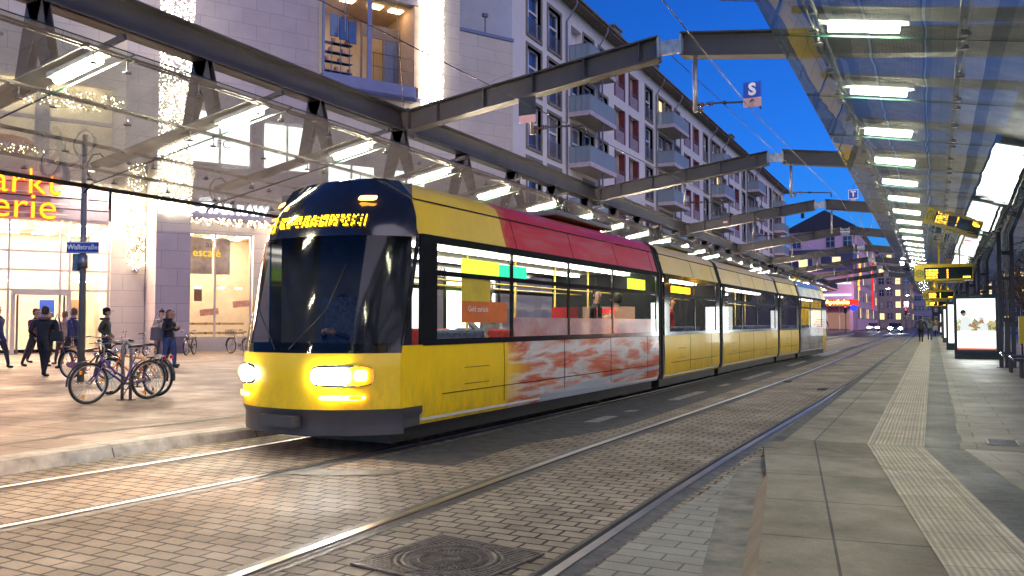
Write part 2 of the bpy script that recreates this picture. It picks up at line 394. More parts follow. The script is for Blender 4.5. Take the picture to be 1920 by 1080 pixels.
poly('near_cobble_strip', [(-.1,9.85),(.24,9.85),(.61,7.59),(1.03,5.0),(2.55,-4),(1.8,-4),(.58,5.0)], Z0+.0065, M['cobble'], rot=ang)
# sloping kerb, gutter strip and setts in the foreground
b = MB()
P0 = [(-1.47,9.15),(-1.26,7.26),(-.83,4.4),(-.3,-4)]; P1 = [(-1.50,9.15),(-1.345,7.2),(-.925,4.4),(-.40,-4)]
for i in range(3):
    b.quad((*P0[i],PZ),(*P0[i+1],PZ),(*P1[i+1],.021),(*P1[i],.021))
struct(b.build('rust_stained_kerb', M['rust_kerb'], normals=False))
poly('gutter_strip', [(-1.62,9.3),(-1.495,9.13),(-1.34,7.2),(-.92,4.4),(-.395,-4),(-.75,-4),(-1.21,4.8),(-1.6,7.1),(-1.74,8.4)], .022, M['gutter'])
poly('edge_setts', [(-1.70,8.4),(-1.60,7.1),(-1.2,4.8),(-.74,-4),(-1.8,-4),(-1.8,6)], .012, M['setts_grey'], rot=0)
# diagonal cut in the slabs, small grates
b = MB()
def seam(p, q, z, w=.012):
    p = Vector(p); q = Vector(q); d = (q-p).normalized(); s_ = Vector((-d.y, d.x))*w/2
    b.quad((p.x+s_.x,p.y+s_.y,z),(p.x-s_.x,p.y-s_.y,z),(q.x-s_.x,q.y-s_.y,z),(q.x+s_.x,q.y+s_.y,z))
seam((-1.19,9.8),(-.2,7.95),Z0+.010,.014)
struct(b.build('slab_seam', M['mastic'], normals=False))
def small_cover(x, y, label):
    g = thing('inspection_cover', label, 'cover', (x,y,PZ+.008))
    q = MB(); q.box(-.14,.14,-.2,.2,0,.006); q.build('plate', M['slab2'], g)
    q = MB(); q.box(-.15,-.135,-.21,.21,0,.01); q.box(.135,.15,-.21,.21,0,.01); q.box(-.134,.134,-.21,-.2,0,.01); q.box(-.134,.134,.2,.21,0,.01); q.build('frame', M['galv'], g)
    q = MB(); q.box(-.04,.04,-.12,-.1,.0062,.012); q.box(-.04,.04,.1,.12,.0062,.012); q.build('grip', M['galv'], g)
small_cover(.66, 10.6, 'small stone filled cover with metal grips in the right platform')
g = tag(MB().box(-.09,.09,-.25,.25,0,.012).build('rail_drain', M['groove']), 'small black drain grate set beside the right rail', 'drain'); g.location = (-2.15,19.2,.006)
g = tag(MB().box(-.09,.09,-.2,.2,0,.012).build('rail_drain', M['groove']), 'small black drain grate on the left rail of the near track', 'drain'); g.location = (-3.2,21.3,.006)
# square cast iron manhole with round lid
mh = thing('manhole_cover', 'square cast iron manhole cover with radial round lid between the rails', 'manhole cover', (-2.66,4.42,.004), R(-8))
iron = mat('cast_iron', (.15,.125,.105), .5, metal=.35, var=.3, vs=14, bump=.2)
b = MB(); b.box(-.40,.40,-.40,.40,0,.004); b.build('pit_plate', M['mastic'], mh)
b = MB()
for s_ in (-1,1):
    b.box(-.42,.42,s_*.41-.012,s_*.41+.012,0,.012); b.box(s_*.41-.012,s_*.41+.012,-.397,.397,0,.0118)
for k in range(26):
    yy = -.38+k*.0304
    xm = math.sqrt(max(0,.335**2-yy*yy)); 
    for s_ in (-1,1):
        if .385-xm > .03: b.box(min(s_*(xm+.02),s_*.392),max(s_*(xm+.02),s_*.392),yy-.008,yy+.008,.003,.011)
b.build('frame', iron, mh)
b = MB(); b.ring((0,0,.006),.325,.008,'z',48); b.ring((0,0,.006),.285,.010,'z',48); b.ring((0,0,.006),.19,.006,'z',40); b.ring((0,0,.006),.06,.006,'z',24)
for k in range(56):
    a = 2*PI*k/56; r0, r1 = (.2,.245)
    b.bar((r0*math.cos(a),r0*math.sin(a),.006),(r1*math.cos(a),r1*math.sin(a),.006),.010,.010)
for k in range(36):
    a = 2*PI*k/36
    b.bar((.07*math.cos(a),.07*math.sin(a),.006),(.18*math.cos(a),.18*math.sin(a),.006),.008,.010)
for k in range(64):
    a = 2*PI*k/64
    b.bar((.295*math.cos(a),.295*math.sin(a),.006),(.318*math.cos(a),.318*math.sin(a),.006),.009,.009)
b.build('lid', iron, mh)
# far road continuation with lane marking
poly('side_road', [(9,-4),(30,-4),(30,200),(9,200)], -.02, M['asphalt2'])
poly('right_pavement', [(30,-4),(60,-4),(60,200),(30,200)], .1, M['slab2'], thick=.12)
poly('left_far_pavement', [(-80,110),(-9.5,110),(-12,150),(-12,300),(-80,300)], .1, M['slab_left'], thick=.12)
poly('right_far_pavement', [(0,135),(60,135),(60,300),(6,300)], .1, M['slab2'], thick=.12)
for k in range(10):
    poly('lane_marking', [(-.4+k*.1,112+k*8),(-.25+k*.1,112+k*8),(-.2+k*.1,115+k*8),(-.35+k*.1,115+k*8)], -.01, M['white'])
# ------------------------------------------------------------------ steel portal frames
M['canopy_glass'] = glass('canopy_glass', (.88,.91,.88), ior=1.6, refl=.92, milk=.20, milkcol=(.34,.45,.45), wav=.15, ex=2.9)
M['canopy_glass_l'] = glass('canopy_glass_warm', (.88,.93,.91), ior=1.6, refl=.95, milk=.02, milkcol=(.6,.6,.58), wav=.15, ex=3.0)
M['edge_glass'] = mat('green_glass_edge', (.006,.035,.028), .3, var=.1)
M['tube'] = emit('fluorescent_tube', (1,.93,.70), 235)
M['tube_l'] = emit('warm_fluorescent_tube', (1,.80,.58), 330)
M['lampbox'] = mat('lamp_housing', (.45,.47,.45), .35, metal=.3, var=.05)
def ibeam(b, a, c, h=.5, w=.26, tf=.03, tw=.03):
    """I section from a to c (top line), web vertical"""
    a = Vector(a); c = Vector(c); dn = Vector((0,0,-1))
    b.bar(a+dn*tf/2, c+dn*tf/2, w, tf)
    b.bar(a+dn*(h-tf/2), c+dn*(h-tf/2), w, tf)
    b.bar(a+dn*h/2, c+dn*h/2, tw, h-2*tf-.002)
FY = [15.5+12*i for i in range(-1,8)]
fr0 = None
def portal():
    g = thing('roof_portal', 'p', 'steel frame', (0,0,0), group='steel portal frames spanning the tram tracks')
    b = MB(); ibeam(b, (-10.5,0,6.18), (-4.62,0,6.98), .46, .30)
    for k in range(5):
        x = -9.6+k*1.15; z = 6.18+(x+10.5)*.136; b.box(x-.008,x+.008,-.14,.14,z-.44,z-.03)
    b.build('rafter', M['steel'], g)
    b = MB(); ibeam(b, (-4.18,0,6.98), (1.75,0,6.18), .46, .30); b.build('rafter', M['steel'], g)
    b = MB(); b.box(-4.66,-4.14,-.05,.05,6.62,6.88); b.box(-4.64,-4.60,-.12,.12,6.56,6.95); b.box(-4.20,-4.16,-.12,.12,6.56,6.95); b.build('ridge_link', M['galv'], g)
    return g
fr0 = portal()
words_f = ['overhead portal frame nearest the viewer, above the street sign pole','dark gable portal frame with the S sign arm under it','portal frame crossing above the red wrapped tram section','portal frame carrying the T sign on its cantilever','portal frame just before the end of the white apartment block','portal frame in front of the pink house roof','portal frame in front of the navy annex','portal frame before the red vertical neon sign','farthest portal frame at the end of the canopies']
for i, y in enumerate(FY):
    o = fr0 if i == 0 else dup(fr0)
    o.location = (0,y,0); o['label'] = words_f[i]
# longitudinal main beams, two (left and right of the street)
def main_beam(x, label, lo, hi):
    g = thing('main_beam', label, 'steel beam', (x,0,0), group='longitudinal main beams')
    for y in [lo+12*i for i in range(int((hi-lo)/12))]:
        b = MB(); ibeam(b, (0,y+.14,6.20), (0,y+11.86,6.20), .50, .36)
        b.box(-.20,-.12,y+.14,y+11.86,6.20,6.26); b.box(.10,.16,y+.14,y+11.86,5.70,5.74)
        b.build('beam_section', M['steel'], g)
        b = MB(); b.box(-.2,.2,y-.13,y+.13,5.6,6.24); b.build('beam_node', M['steel'], g)
    return g
main_beam(-10.55, 'heavy dark steel beam running above the left canopy', 3.5-12, 99.5+12)
main_beam(1.9, 'heavy dark steel beam running above the right canopy', 3.5-12, 99.5+12)

# ------------------------------------------------------------------ glass canopies
J0, JS = 1.30, 2.8      # joint grid
def canopy(name, label, s, xin, lampx, n0, n1, gmat, group):
    """s=+1: right canopy (falls towards +x), -1: left"""
    g = thing(name, label, 'canopy', (0,0,0), group=group)
    z_in, slope, W = 4.72, .182, 4.66
    def P(d, y, dz=0): return (xin+s*d, y, z_in-slope*d+dz)
    rest = MB()
    for k in range(n0, n1):
        y0 = J0+JS*k+.008; y1 = J0+JS*(k+1)-.008
        tl = random.uniform(-.004,.004)
        b = MB(); 
        c = [P(0,y0,tl),P(0,y1,-tl),P(W,y1,tl),P(W,y0,-tl)]; up = [(x,y,z+.016) for x,y,z in c]
        b.add(c+up, [(0,1,2,3),(4,5,6,7)], 0)
        b.add(c+up, [(0,1,5,4),(1,2,6,5),(2,3,7,6),(3,0,4,7)], 1)
        b.build('glass_pane', [gmat, M['edge_glass']], g)
        # lamp at the joint, above the glass
        yj = J0+JS*k-.09
        b = MB(); b.bar(P(lampx[0]-.1,yj,.17), P(lampx[1]+.1,yj,.17), .16, .07); lb = b.build('lamp_housing', M['lampbox'], g)
        b = MB(); b.tube([P(lampx[0],yj,.10), P(lampx[1],yj,.10)], .065, 10); b.build('lamp_tube', M['tube'] if s > 0 else M['tube_l'], lb)
        # louvre plate above the lamp
        b = MB(); b.bar(P(.55,yj+.05,.26), P(W-.35,yj+.05,.26), .42, .02); b.build('sunshade_plate', M['steel_l'], g)
        # point fixings
        for d in (.45, 1.9, 3.3, 4.3):
            for dy in (-.24,.24,JS*.5):
                b = MB() if 1 <= k < 9 else rest
                p = P(d,J0+JS*k+dy,-.012); b.lathe([(.05,-.01),(.055,0),(.03,.012)], p, 10); b.tube([p,(p[0],p[1],p[2]+.15)], .01, 5)
                if b is not rest: b.build('point_fixing', M['galv'], g)
    rest.build('point_fixing', M['galv'], g)['kind'] = 'stuff'
    # purlins carrying the glass
    for d in (.45, 1.9, 3.3, 4.3):
        b = MB()
        y0, y1 = J0+JS*n0, J0+JS*n1
        hh = .07 if s > 0 else .03
        b.bar(P(d-.035,y0,.17), P(d-.035,y1,.17), .018, hh); b.bar(P(d+.035,y0,.17), P(d+.035,y1,.17), .018, hh)
        for q in range(int((y1-y0)/.7)): p = P(d,y0+.35+.7*q,.17); b.box(p[0]-.03,p[0]+.03,p[1]-.03,p[1]+.03,p[2]-.03,p[2]+.03)
        b.build('purlin', M['galv'] if s > 0 else M['steel'], g)
    # outer gutter rail
    b = MB(); b.bar(P(W+.03,J0+JS*n0,0), P(W+.03,J0+JS*n1,0), .05, .07); b.build('edge_rail', M['steel'], g)
    # hangers from the main beam down to the glass, joint struts
    hx = (3.45 if s > 0 else 1.91)
    for k in range(n0, n1):
        yj = J0+JS*k; b = MB()
        top = (xin+s*hx, yj, 5.72)
        for dd, wd in ((-.32,.02),(.32,.02)):
            pb = P(hx+dd, yj, .22)
            for e in (-.06,.06):
                b.add([(top[0]-.16,yj+e,5.70),(top[0]+.16,yj+e,5.70),(pb[0]+.09,yj+e,pb[2]),(pb[0]-.09,yj+e,pb[2]),
                       (top[0]-.16,yj+e+.012,5.70),(top[0]+.16,yj+e+.012,5.70),(pb[0]+.09,yj+e+.012,pb[2]),(pb[0]-.09,yj+e+.012,pb[2])],
                      [(0,1,2,3),(7,6,5,4),(0,4,5,1),(1,5,6,2),(2,6,7,3),(3,7,4,0)])
        b.bar(P(.2,yj,.30), P(W-.1,yj,.30), .05, .07)
        b.build('hanger_bracket', M['steel'], g)
    b = MB()
    for k in range(n0, n1):
        yj = J0+JS*k; b.tube([P(W-.2,yj,.05),P(W+.12,yj,-.09)], .02, 6)
        pts = [P(W-.15,yj,.05)]+[(P(W-.2,yj)[0]+.25*math.sin(a)*s, yj, P(W-.2,yj)[2]+.28+.25*math.cos(a)) for a in (2.6,2,1.2,.4,-.4,-1)]
        b.tube(pts, .015, 6)
    b.build('edge_struts', M['steel'], g)
    return g
NJ = 36
canopy('platform_canopy', 'glass canopy over the right platform with fluorescent tubes above the panes', 1, -1.55, (.6,1.3), -1, NJ, M['canopy_glass'], 'glass canopies of the tram stop')
canopy('platform_canopy', 'glass canopy over the left platform in front of the shops', -1, -8.64, (.55,1.35), -1, NJ-4, M['canopy_glass_l'], 'glass canopies of the tram stop')
# the tubes as light: one area lamp per three fittings keeps the light real and cheap
def tubelight(x, y, z, ln, e, col=(.93,1,.90)):
    l = bpy.data.lights.new('tube_light','AREA'); l.shape = 'RECTANGLE'; l.size = ln; l.size_y = .08; l.energy = e; l.color = col
    o = bpy.data.objects.new('tube_light', l); COL.objects.link(o); o.location = (x,y,z); return o
# ------------------------------------------------------------------ posts
def post(x, s, y, label, grp):
    g = thing('canopy_post', label, 'post', (x,y,PZ), group=grp)
    for dy in (-.02,):
        pass
    for k, dx in enumerate((-.16,.16)):
        b = MB(); 
        for e in (-.085,.085): b.box(dx*1-.05,dx*1+.05,e-.008,e+.008,0,3.98)
        b.box(dx-.008,dx+.008,-.076,.076,0,3.98)
        # bent head leaning outwards up to the main beam
        for e in (-.085,.085): b.bar((dx,e,3.98),(dx+s*.28,e,5.5), .10,.016, up=(0,1,0))
        b.bar((dx,0,3.98),(dx+s*.28,0,5.5), .016,.15, up=(0,1,0))
        b.build('column_profile', M['steel'], g)
    for z in (.35,1.35,2.55,3.3): MB().box(-.10,.10,-.06,.06,z,z+.12).build('spacer_plate', M['steel'], g)
    b = MB(); b.tube([(0,0,0),(0,0,4.0),(s*.26,0,5.4)], .035, 8); b.tube([(.07,.06,1.4),(.07,.06,4.0)], .018, 6); b.build('drain_tube', M['galv'], g)
    b = MB(); b.box(-.07,.07,-.1,.1,0,1.35); b.build('cable_box', M['steel'], g)
    b = MB(); b.box(-.28,.28,-.18,.18,0,.02); b.build('base_plate', M['steel'], g)
    return g
rl = ['steel twin post just out of view at the right edge','steel twin post right of the largest advertising display','second visible steel post behind the advertising displays','third steel post along the right platform','fourth steel post along the right platform','fifth steel post along the right platform','sixth steel post far down the right platform','seventh and last steel post down the right platform']
p0 = None
for i, y in enumerate([28.3-12+12*k for k in range(7)]):
    if p0 is None: p0 = post(1.95, 1, y, rl[0], 'canopy posts on the right platform')
    else: dup(p0, (1.95,y,PZ), label=rl[i])
q0 = None
ll = ['steel twin post of the left canopy near the bicycles','steel twin post of the left canopy behind the tram front','steel twin post of the left canopy behind the tram windows','steel twin post of the left canopy behind the third tram section','steel twin post of the left canopy behind the tram rear','steel twin post of the left canopy beyond the tram','steel twin post near the far end of the left canopy']
for i, y in enumerate([27.5+12*k for k in range(6)]):
    if q0 is None: q0 = post(-11.4, -1, y, ll[1], 'canopy posts on the left platform')
    else: dup(q0, (-11.4,y,PZ), label=ll[i+1] if i+1 < 7 else 'steel twin post at the far end of the left canopy')
# ------------------------------------------------------------------ overhead line
wire = mat('copper_wire', (.06,.05,.045), .4, metal=.6)
def arm(y, xp, ztop, zb, xe, label, first):
    g = thing('wire_support', label, 'catenary arm', (xp,y,0), group='droppers and arms holding the overhead wire')
    b = MB(); b.tube([(0,0,ztop),(0,0,zb)], .045, 10); b.lathe([(.055,ztop-.03),(.055,ztop)], n=10); b.build('drop_tube', M['galv'], g)
    zi = zb+.12; s = 1 if xe > xp else -1
    b = MB(); b.ball((s*.12,0,zi), .05, n=8); b.ball((s*.12,0,zi-.1), .035, n=8)
    for k in range(3): b.lathe([(.02,-.02),(.055,0),(.02,.02)], (s*(.22+.05*k),0,zi), 10, axis='x')
    b.build('insulator', mat('brown_insulator', (.12,.06,.04), .25) if 'brown_insulator' not in bpy.data.materials else bpy.data.materials['brown_insulator'], g)
    b = MB(); b.tube([(0,0,zi),(s*.4,0,zi),(xe-xp,0,zi-.06)], .018, 7); b.tube([(xe-xp,0,zi-.06),(xe-xp+.02,0,zi-.2)], .02, 6); b.lathe([(.03,-.03),(.04,0),(.03,.03)], (s*.55,0,zi-.01), 8, axis='x'); b.build('registration_arm', M['steel'], g)
    return g
for i, y in enumerate(FY[1:], 1):
    w = words_f[i].replace('portal frame','').strip()
    wl = ['', 'beside the dark box sign in front of the apartment corner', 'over the red tram section', 'over the yellow tram section','by the end of the apartment block','by the pink house','by the navy annex','near the red neon sign','farthest from the viewer'][i]
    zr = 6.98-.46-( .23)*.136
    arm(y, -3.93, 6.46+.03, 5.44, -2.75, 'dropper and arm, right track, '+(wl if i != 1 else 'carrying the blue S sign'), 0)
    arm(y, -7.36, 6.15, 5.36, -6.15, 'dropper and arm, left track, '+wl, 0)
def cwire(tab, dx, label, zz=5.28):
    b = MB(); pts = [(ctr(tab,y)+dx+(.12 if k % 2 else -.12), y, zz) for k, y in enumerate([-8.5,3.5]+FY[1:]+[125,150,190])]
    b.tube(pts, .009, 5); return tag(b.build('contact_wire', wire), label, 'wire')
cwire(TR, -.1, 'overhead contact wire above the right track', 5.30)
cwire(TL, 0, 'overhead contact wire above the left track behind the tram front', 5.28)
def span(pts, label, r=.008):
    b = MB(); b.tube(pts, r, 5); return tag(b.build('span_wire', wire), label, 'wire')
span([(-22.0,44,16.5),(-10.5,15.5,6.0)], 'thin wire rising from the first beam node towards the apartment roof')
span([(-10.55,15.5,6.1),(-8.2,11.5,9.5),(-7.0,9.2,11.5)], 'thin wire climbing from the beam node past the light curtain')
span([(-2.7,12.14,6.19),(-1.5,15.5,7.1),(3,22,9)], 'thin wire passing over the right canopy corner')
span([(-4.4,15.5,6.6),(-3.95,27.4,6.45)], 'thin wire between the first two ridge links')
# ------------------------------------------------------------------ text helper
def text(name, body, size, m, parent, loc, rot=(PI/2,0,0), depth=.01, align='CENTER', sx=1, bold=0, label=None, sp=1):
    cu = bpy.data.curves.new('lettering','FONT'); cu.body = body; cu.size = size; cu.extrude = depth/2; cu.align_x = align; cu.align_y = 'CENTER'; cu.offset = bold; cu.resolution_u = 3; cu.space_character = sp
    o = bpy.data.objects.new('tmp_text', cu); COL.objects.link(o)
    dg = bpy.context.evaluated_depsgraph_get(); me = bpy.data.meshes.new_from_object(o.evaluated_get(dg))
    bpy.data.objects.remove(o); me.materials.clear(); me.materials.append(m); me.name = name
    q = bpy.data.objects.new(name, me); COL.objects.link(q); q.location = loc; q.rotation_euler = rot; q.scale = (sx,1,1)
    if parent: q.parent = parent
    if label: q['label'] = label
    return q
M['sign_blue'] = mat('sign_blue', (.02,.07,.42), .35, var=.05)
M['sign_white'] = mat('sign_white', (.8,.8,.8), .35, var=.04)
M['salmon'] = mat('faded_pink_panel', (.62,.36,.34), .5, var=.05)
# S sign on the arm of the first frame
g = thing('signal_sign', 'square blue sign with white letter S and arrow below it', 'sign', (-2.86,15.42,5.42))
b = MB(); b.box(-.16,.16,-.01,.01,.14,.43); b.build('sign_plate', M['sign_blue'], g)
b = MB(); b.box(-.16,.16,-.009,.009,-.03,.138); b.build('lower_plate', M['salmon'], g)
text('letter', 'S', .30, M['sign_white'], g, (0,-.014,.285), bold=.012)
text('arrow', '↑', .15, M['black'], g, (0,-.014,.05), bold=.004)
g = thing('signal_sign', 'small blue sign with white letter T and white border', 'sign', (-3.0,39.3,6.92))
b = MB(); b.box(-.20,.20,-.01,.01,-.02,.38); b.build('sign_plate', M['sign_white'], g)
b = MB(); b.box(-.175,.175,-.014,-.011,.005,.355); b.build('sign_face', M['sign_blue'], g)
text('letter', 'T', .34, M['sign_white'], g, (0,-.018,.18), bold=.012)
b = MB(); b.box(-.1,.1,-.01,.01,-.1,-.022); b.build('lower_plate', M['salmon'], g)
b = MB(); b.tube([(0,.02,-.15),(0,.02,.6)],.012,6); b.build('sign_rod', M['steel'], g)
g = thing('signal_box', 'dark rectangular box sign with pink lower band on the left dropper', 'sign', (-7.4,15.36,5.72))
b = MB(); b.box(-.19,.19,-.012,.012,.02,.40); b.build('sign_plate', M['black'], g)
b = MB(); b.box(-.19,.19,-.011,.011,-.14,.018); b.build('lower_plate', M['salmon'], g)
g = thing('signal_box', 'dark square sign with yellow foot in front of the far apartment balconies', 'sign', (-8.6,39.3,6.2))
b = MB(); b.box(-.2,.2,-.012,.012,.02,.40); b.build('sign_plate', M['black'], g)
b = MB(); b.box(-.1,.1,-.011,.011,-.06,.018); b.build('lower_plate', M['salmon'], g)
# bundle of cable loops hanging under the far portal
g = thing('cable_loop', 'pair of looped feeder cables hanging above the right track', 'cable', (-3.0,48,6.6))
b = MB()
for s_ in (-1,1):
    b.tube([(s_*.15,0,.9),(s_*.33,0,.45),(s_*.30,0,.1),(s_*.1,0,-.25)], .02, 6)
b.build('cable', M['galv'], g)
b = MB(); b.box(-.14,.14,-.08,.08,-.36,-.16); b.build('junction_box', M['black'], g)
# ------------------------------------------------------------------ tram
M['yel'] = mat('tram_yellow', (.93,.60,.006), .35, coat=.18, spec=.35, var=.04, vs=1.2)
def grime(m, strength=.65, z0=.25, z1=1.0):
    """road dirt collected low on the body, broken up by noise"""
    t = m.node_tree; p = [n for n in t.nodes if n.type == 'BSDF_PRINCIPLED'][0]; src = p.inputs['Base Color'].links[0].from_socket
    tc = N(t, 'ShaderNodeTexCoord'); sx = N(t, 'ShaderNodeSeparateXYZ'); L(t, tc.outputs['Object'], sx.inputs[0])
    mp = N(t, 'ShaderNodeMapping'); mp.inputs['Scale'].default_value = (1,1.5,.6); L(t, tc.outputs['Object'], mp.inputs[0])
    ns = N(t, 'ShaderNodeTexNoise', Scale=5.0, Detail=8.0, Roughness=.75); L(t, mp.outputs[0], ns.inputs['Vector'])
    mr = N(t, 'ShaderNodeMapRange'); mr.inputs[1].default_value = z0; mr.inputs[2].default_value = z1; mr.inputs[3].default_value = 1; mr.inputs[4].default_value = .12; L(t, sx.outputs['Z'], mr.inputs[0])
    m2 = N(t, 'ShaderNodeMapRange'); m2.inputs[1].default_value = .38; m2.inputs[2].default_value = .72; L(t, ns.outputs[0], m2.inputs[0])
    mu = N(t, 'ShaderNodeMath', operation='MULTIPLY'); L(t, mr.outputs[0], mu.inputs[0]); L(t, m2.outputs[0], mu.inputs[1])
    ms = N(t, 'ShaderNodeMath', operation='MULTIPLY'); ms.inputs[1].default_value = strength; L(t, mu.outputs[0], ms.inputs[0])
    mx = N(t, 'ShaderNodeMix', data_type='RGBA'); L(t, ms.outputs[0], mx.inputs[0]); L(t, src, mx.inputs[6]); mx.inputs[7].default_value = (.16,.12,.07,1); L(t, mx.outputs[2], p.inputs['Base Color'])
grime(M['yel'])
M['tdark'] = mat('tram_black_trim', (.014,.015,.017), .14, coat=.5, var=.05)
M['skirt'] = mat('tram_grey_skirt', (.055,.052,.058), .4, var=.1)
M['troof'] = mat('tram_roof_grey', (.20,.20,.19), .5, var=.1)
M['bellow'] = mat('gangway_bellows', (.022,.022,.024), .7, var=.2, stretch=(1,14,1))
M['tglass'] = glass('tram_window_glass', (.80,.82,.80), ior=1.5, refl=.9)
M['wscreen'] = glass('windscreen_glass', (.50,.51,.52), ior=1.5, refl=.55, rough=.06)
M['tint'] = mat('tram_interior_wall', (.55,.54,.50), .5, var=.04)
M['tfloor'] = mat('tram_floor', (.12,.12,.13), .6)
M['seat'] = mat('blue_grey_seat_fabric', (.10,.13,.22), .8, var=.3, vs=20)
M['seatred'] = mat('red_seat_fabric', (.35,.03,.03), .8, var=.2, vs=20)
M['pole_y'] = mat('yellow_grab_pole', (.75,.52,.03), .3)
M['tlamp'] = emit('tram_ceiling_light', (1,.93,.80), 16)
M['hl'] = emit('headlight_glow', (1,.97,.90), 110)
M['turn'] = emit('amber_lamp', (1,.42,.05), 14)
M['led_am'] = emit('amber_led', (1,.50,.01), 7)
M['led_gr'] = emit('green_led', (.55,1,.05), 2.2)
M['led_teal'] = emit('teal_screen', (.05,.8,.45), 1.4)
def wrapmat(name, cols, seed, sc, ystart, first=(.93,.60,.006)):
    """printed advert film: streaky print that fades in from the yellow paint along the body"""
    m, t, o = nt(name)
    p = N(t, 'ShaderNodeBsdfPrincipled'); L(t, p.outputs[0], o.inputs[0]); p.inputs['Roughness'].default_value = .33; p.inputs['Coat Weight'].default_value = .2
    tc = N(t, 'ShaderNodeTexCoord'); mp = N(t, 'ShaderNodeMapping'); mp.inputs['Scale'].default_value = sc; mp.inputs['Location'].default_value = (seed,seed*2,0); mp.inputs['Rotation'].default_value = (R(7),0,0)
    L(t, tc.outputs['Object'], mp.inputs[0])
    ns = N(t, 'ShaderNodeTexNoise', Scale=2.3, Detail=5.0, Distortion=.3, Roughness=.55); L(t, mp.outputs[0], ns.inputs['Vector'])
    cr = N(t, 'ShaderNodeValToRGB'); cr.color_ramp.interpolation = 'LINEAR'
    e = cr.color_ramp.elements
    while len(e) < len(cols): e.new(.5)
    for i, (ps, c) in enumerate(cols): e[i].position = ps; e[i].color = c4(c)
    L(t, ns.outputs[0], cr.inputs[0])
    sx = N(t, 'ShaderNodeSeparateXYZ'); L(t, tc.outputs['Object'], sx.inputs[0])
    ad = N(t, 'ShaderNodeMath', operation='MULTIPLY_ADD'); ad.inputs[1].default_value = 1.6; L(t, ns.outputs[0], ad.inputs[0]); L(t, sx.outputs['Y'], ad.inputs[2])
    mr = N(t, 'ShaderNodeMapRange'); mr.inputs[1].default_value = ystart+.6; mr.inputs[2].default_value = ystart+1.5; L(t, ad.outputs[0], mr.inputs[0])
    mx = N(t, 'ShaderNodeMix', data_type='RGBA'); mx.inputs[6].default_value = c4(first); L(t, mr.outputs[0], mx.inputs[0]); L(t, cr.outputs[0], mx.inputs[7]); L(t, mx.outputs[2], p.inputs['Base Color'])
    return m
M['wrap'] = wrapmat('red_white_advert_wrap', [(.28,(.50,.03,.012)),(.40,(.60,.12,.05)),(.46,(.62,.45,.42)),(.52,(.60,.62,.66)),(.57,(.62,.25,.17)),(.63,(.55,.05,.02)),(.68,(.66,.55,.52)),(.74,(.34,.40,.48))], 3.1, (1.0,.22,1.5), 2.9)
M['wrapcove'] = wrapmat('red_roof_wrap_fade', [(.3,(.50,.022,.004)),(.5,(.60,.032,.006)),(.6,(.55,.10,.06)),(.72,(.52,.025,.005))], 5.0, (1,.2,1.5), 2.4)
grime(M['wrap'], .5)
for n_ in M['wrapcove'].node_tree.nodes:
    if n_.type == 'BSDF_PRINCIPLED': n_.inputs['Specular IOR Level'].default_value = .15; n_.inputs['Coat Weight'].default_value = .05
M['wraplow'] = mat('pale_blue_grey_wrap', (.42,.46,.54), .4, coat=.15, var=.1, stretch=(1,.2,3))
M['wrapred'] = mat('red_roof_wrap', (.50,.020,.018), .32, coat=.25, spec=.4, var=.12, stretch=(1,.25,2))
M['wrapglass'] = mat('white_red_window_film', (.62,.52,.54), .2, coat=.6, col2=(.45,.12,.12), vs=1.6, stretch=(1,.5,1))
M['wrapsil'] = mat('silver_advert_wrap', (.46,.44,.47), .25, coat=.5, var=.25, vs=2, stretch=(1,.6,1))

TC = [(7.0,-6.34),(16.45,-6.05),(21.45,-5.98),(29.65,-5.86),(33.3,-5.66),(39.4,-5.33)]
tram = thing('tram', 'long articulated yellow tram with red and white advert wrap on its first section', 'tram', (-6.34,7.0,0))
HW = 1.15
